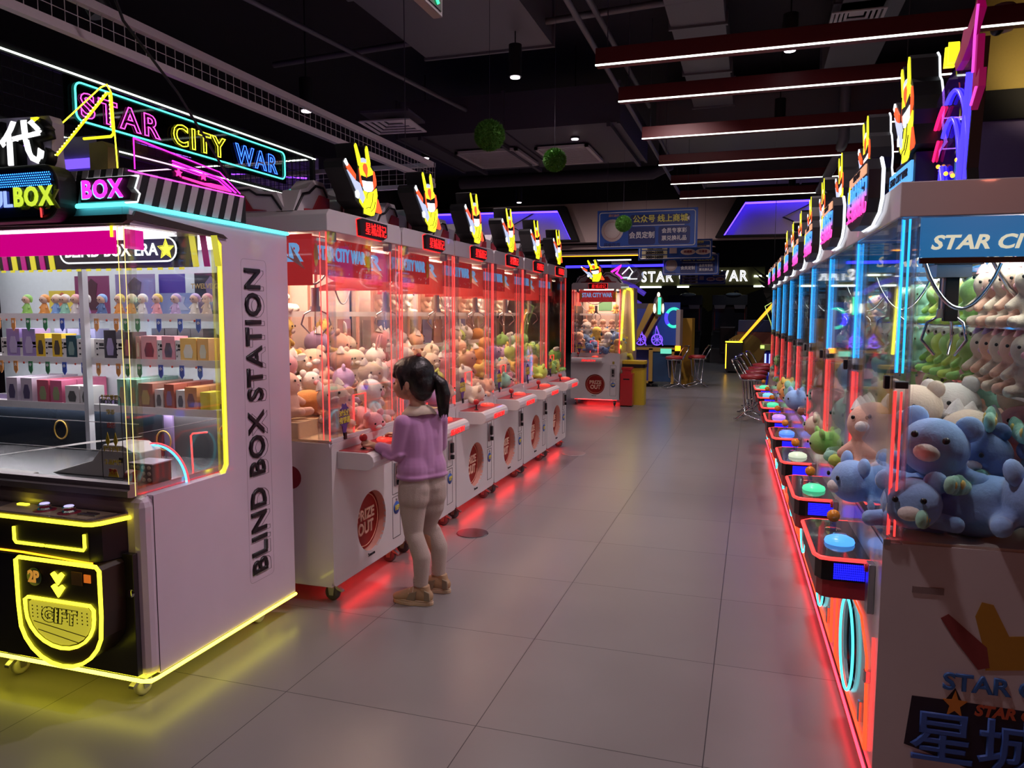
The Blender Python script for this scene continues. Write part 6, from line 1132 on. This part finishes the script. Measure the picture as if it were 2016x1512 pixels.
# leggings
m=MB()
for s_ in (-1,1):
    m.chain([bp(.0,s_*.048,.66,.074),bp(-.006,s_*.052,.61,.083),bp(-.006,s_*.056,.56,.082)],.012,18,12); m.ball(bp(-.034,s_*.045,.60,.058)[:3],(.058,.058,.060),14,10)
for (ax,ay),h_ in ((LA,-.055),(RA,.058)):
    m.chain([bp(0,h_,.58,.079),bp(.0,h_*1.05,.49,.068),((ax*.4-.035),(ay*.78),.37,.050,.050,.05),((ax*.7-.02),(ay*.95),.33,.047,.047,.05),(ax*.8+.008,ay,.25,.048,.048,.05),(ax*.9+.004,ay,.17,.041,.041,.04),(ax,ay,.105,.035,.035,.02)],.012,18,12)
    for k in range(4): m.chain([(ax-.02,ay,.10+.013*k,.026,.036,.0045),(ax+.012,ay,.103+.013*k,.026,.036,.0045)],.008,10,6)
link('leggings',fuse(m,'leggings',.0042,HEA,12),G)
# shoes
for nm,(ax,ay),dy in (('shoe',LA,-.004),('shoe',RA,.02)):
    m=MB(); m.chain([(ax+.030,ay,.045,.036,.033,.036),(ax-.01,ay,.055,.042,.036,.045),(ax-.055,ay+dy*.3,.045,.042,.037,.036),(ax-.10,ay+dy,.036,.038,.040,.026),(ax-.128,ay+dy,.032,.030,.036,.020)],.01,16,10); m.chain([(ax+.022,ay,.06,.030,.030,.03),(ax+.018,ay,.098,.028,.031,.010)],.01)
    sh=link('shoe',fuse(m,'shoe',.004,TAN,2),G)
    out=[]; 
    for i in range(28): a=2*PI*i/28; cx_=math.cos(a); w_=.040+(.007 if cx_<0 else 0); out.append((ax-.045+.112*cx_,ay+dy*(.5-cx_*.5)*.8+w_*math.sin(a)*(abs(math.sin(a))**-.12 if abs(math.sin(a))>.01 else 1)))
    MB().prism(out,.0,.020,'z').prism([(ax-.045+(x-ax+.045)*.97,ay+(y-ay)*.97) for x,y in out],.020,.028,'z').build('sole',SOLE,sh,.005)
    q=MB(); 
    for k in range(4): xx=ax-.035-.022*k; zz=.088-.010*k; q.tube([(xx,ay-.032+dy*.4,zz-.020),(xx-.004,ay-.012+dy*.4,zz),(xx-.004,ay+.012+dy*.4,zz),(xx,ay+.032+dy*.4,zz-.020)],.0035,5)
    q.build('laces',mat('pale laces',(.6,.48,.35),.8),sh)
    q=MB(); q.prism([(ax-.02,.028),(ax-.07,.028),(ax-.05,.066),(ax-.01,.078)],ay-.043,ay-.034).prism([(ax+.03,.03),(ax+.062,.03),(ax+.058,.075),(ax+.03,.085)],ay-.036,ay-.026).build('side_patch',mat('olive patch',(.25,.20,.13),.6),sh,.003)
# hair
m=MB(); m.ball((-.030,0,1.190),(.100,.090,.098),22,16); m.ball((-.052,0,1.205),(.098,.087,.078),22,16); m.ball((.005,0,1.145),(.072,.080,.082),18,12); m.ball((.010,0,1.095),(.048,.060,.045),14,10); m.chain([(-.10,-.035,1.225,.035,.035,.03),(-.125,-.03,1.185,.018,.032,.018),(-.122,.03,1.185,.018,.032,.018),(-.10,.035,1.225,.035,.035,.03)],.015)
for s_ in (-1,1): m.chain([(-.09,s_*.068,1.20,.020,.016,.025),(-.075,s_*.078,1.160,.014,.010,.02),(-.070,s_*.080,1.125,.007,.006,.015)],.01,10,8)
m.chain([(.045,.012,1.185,.030,.030,.030),(.078,.020,1.165,.022,.022,.022)],.01)
hr=link('hair',fuse(m,'hair',.0045,HAIR,3),G)
m=MB(); m.chain([(.070,.020,1.170,.024,.024,.024),(.098,.028,1.140,.036,.036,.032),(.108,.034,1.085,.040,.036,.035),(.110,.036,1.03,.030,.028,.03),(.104,.036,.995,.012,.012,.018)],.01,14,10)
for k in range(16):
    a=ro.uniform(0,6.28); r_=ro.uniform(.014,.030); m.chain([(.100+r_*math.cos(a),.032+r_*math.sin(a),1.09,.007,.007,.007),(.108+r_*1.1*math.cos(a),.036+r_*1.1*math.sin(a),1.03,.006,.006,.006),(.110+r_*.9*math.cos(a),.036+r_*.9*math.sin(a),.975+ro.uniform(-.012,.02),.0035,.0035,.006)],.008,8,6)
link('ponytail',fuse(m,'ponytail',.004,HAIR,1),hr)
MB().lathe((-.01,-.005,1.287),[(.0,-.012),(.012,-.008),(.015,0),(.010,.009),(0,.012)],14).build('red_hair_tie',mat('dark red tie',(.25,.01,.015),.6),hr)
MB().tube([(.072+.0,.020+.027*math.cos(a),1.170+.027*math.sin(a)) for a in [i*PI/8 for i in range(16)]],.006,6,True).build('hair_band',BLACK,hr)
q=MB()
for k in range(22):
    a=-.9+1.8*k/21; q.tube([(-.03+.101*math.sin(-1.2),.09*math.sin(a),1.215),(-.03,.088*math.sin(a*1.1),1.19+.098*math.cos(a*1.1)),(.05,.05*math.sin(a),1.235),(.072,.018,1.185)],.0016,4)
q.build('strands',HAIR,hr)
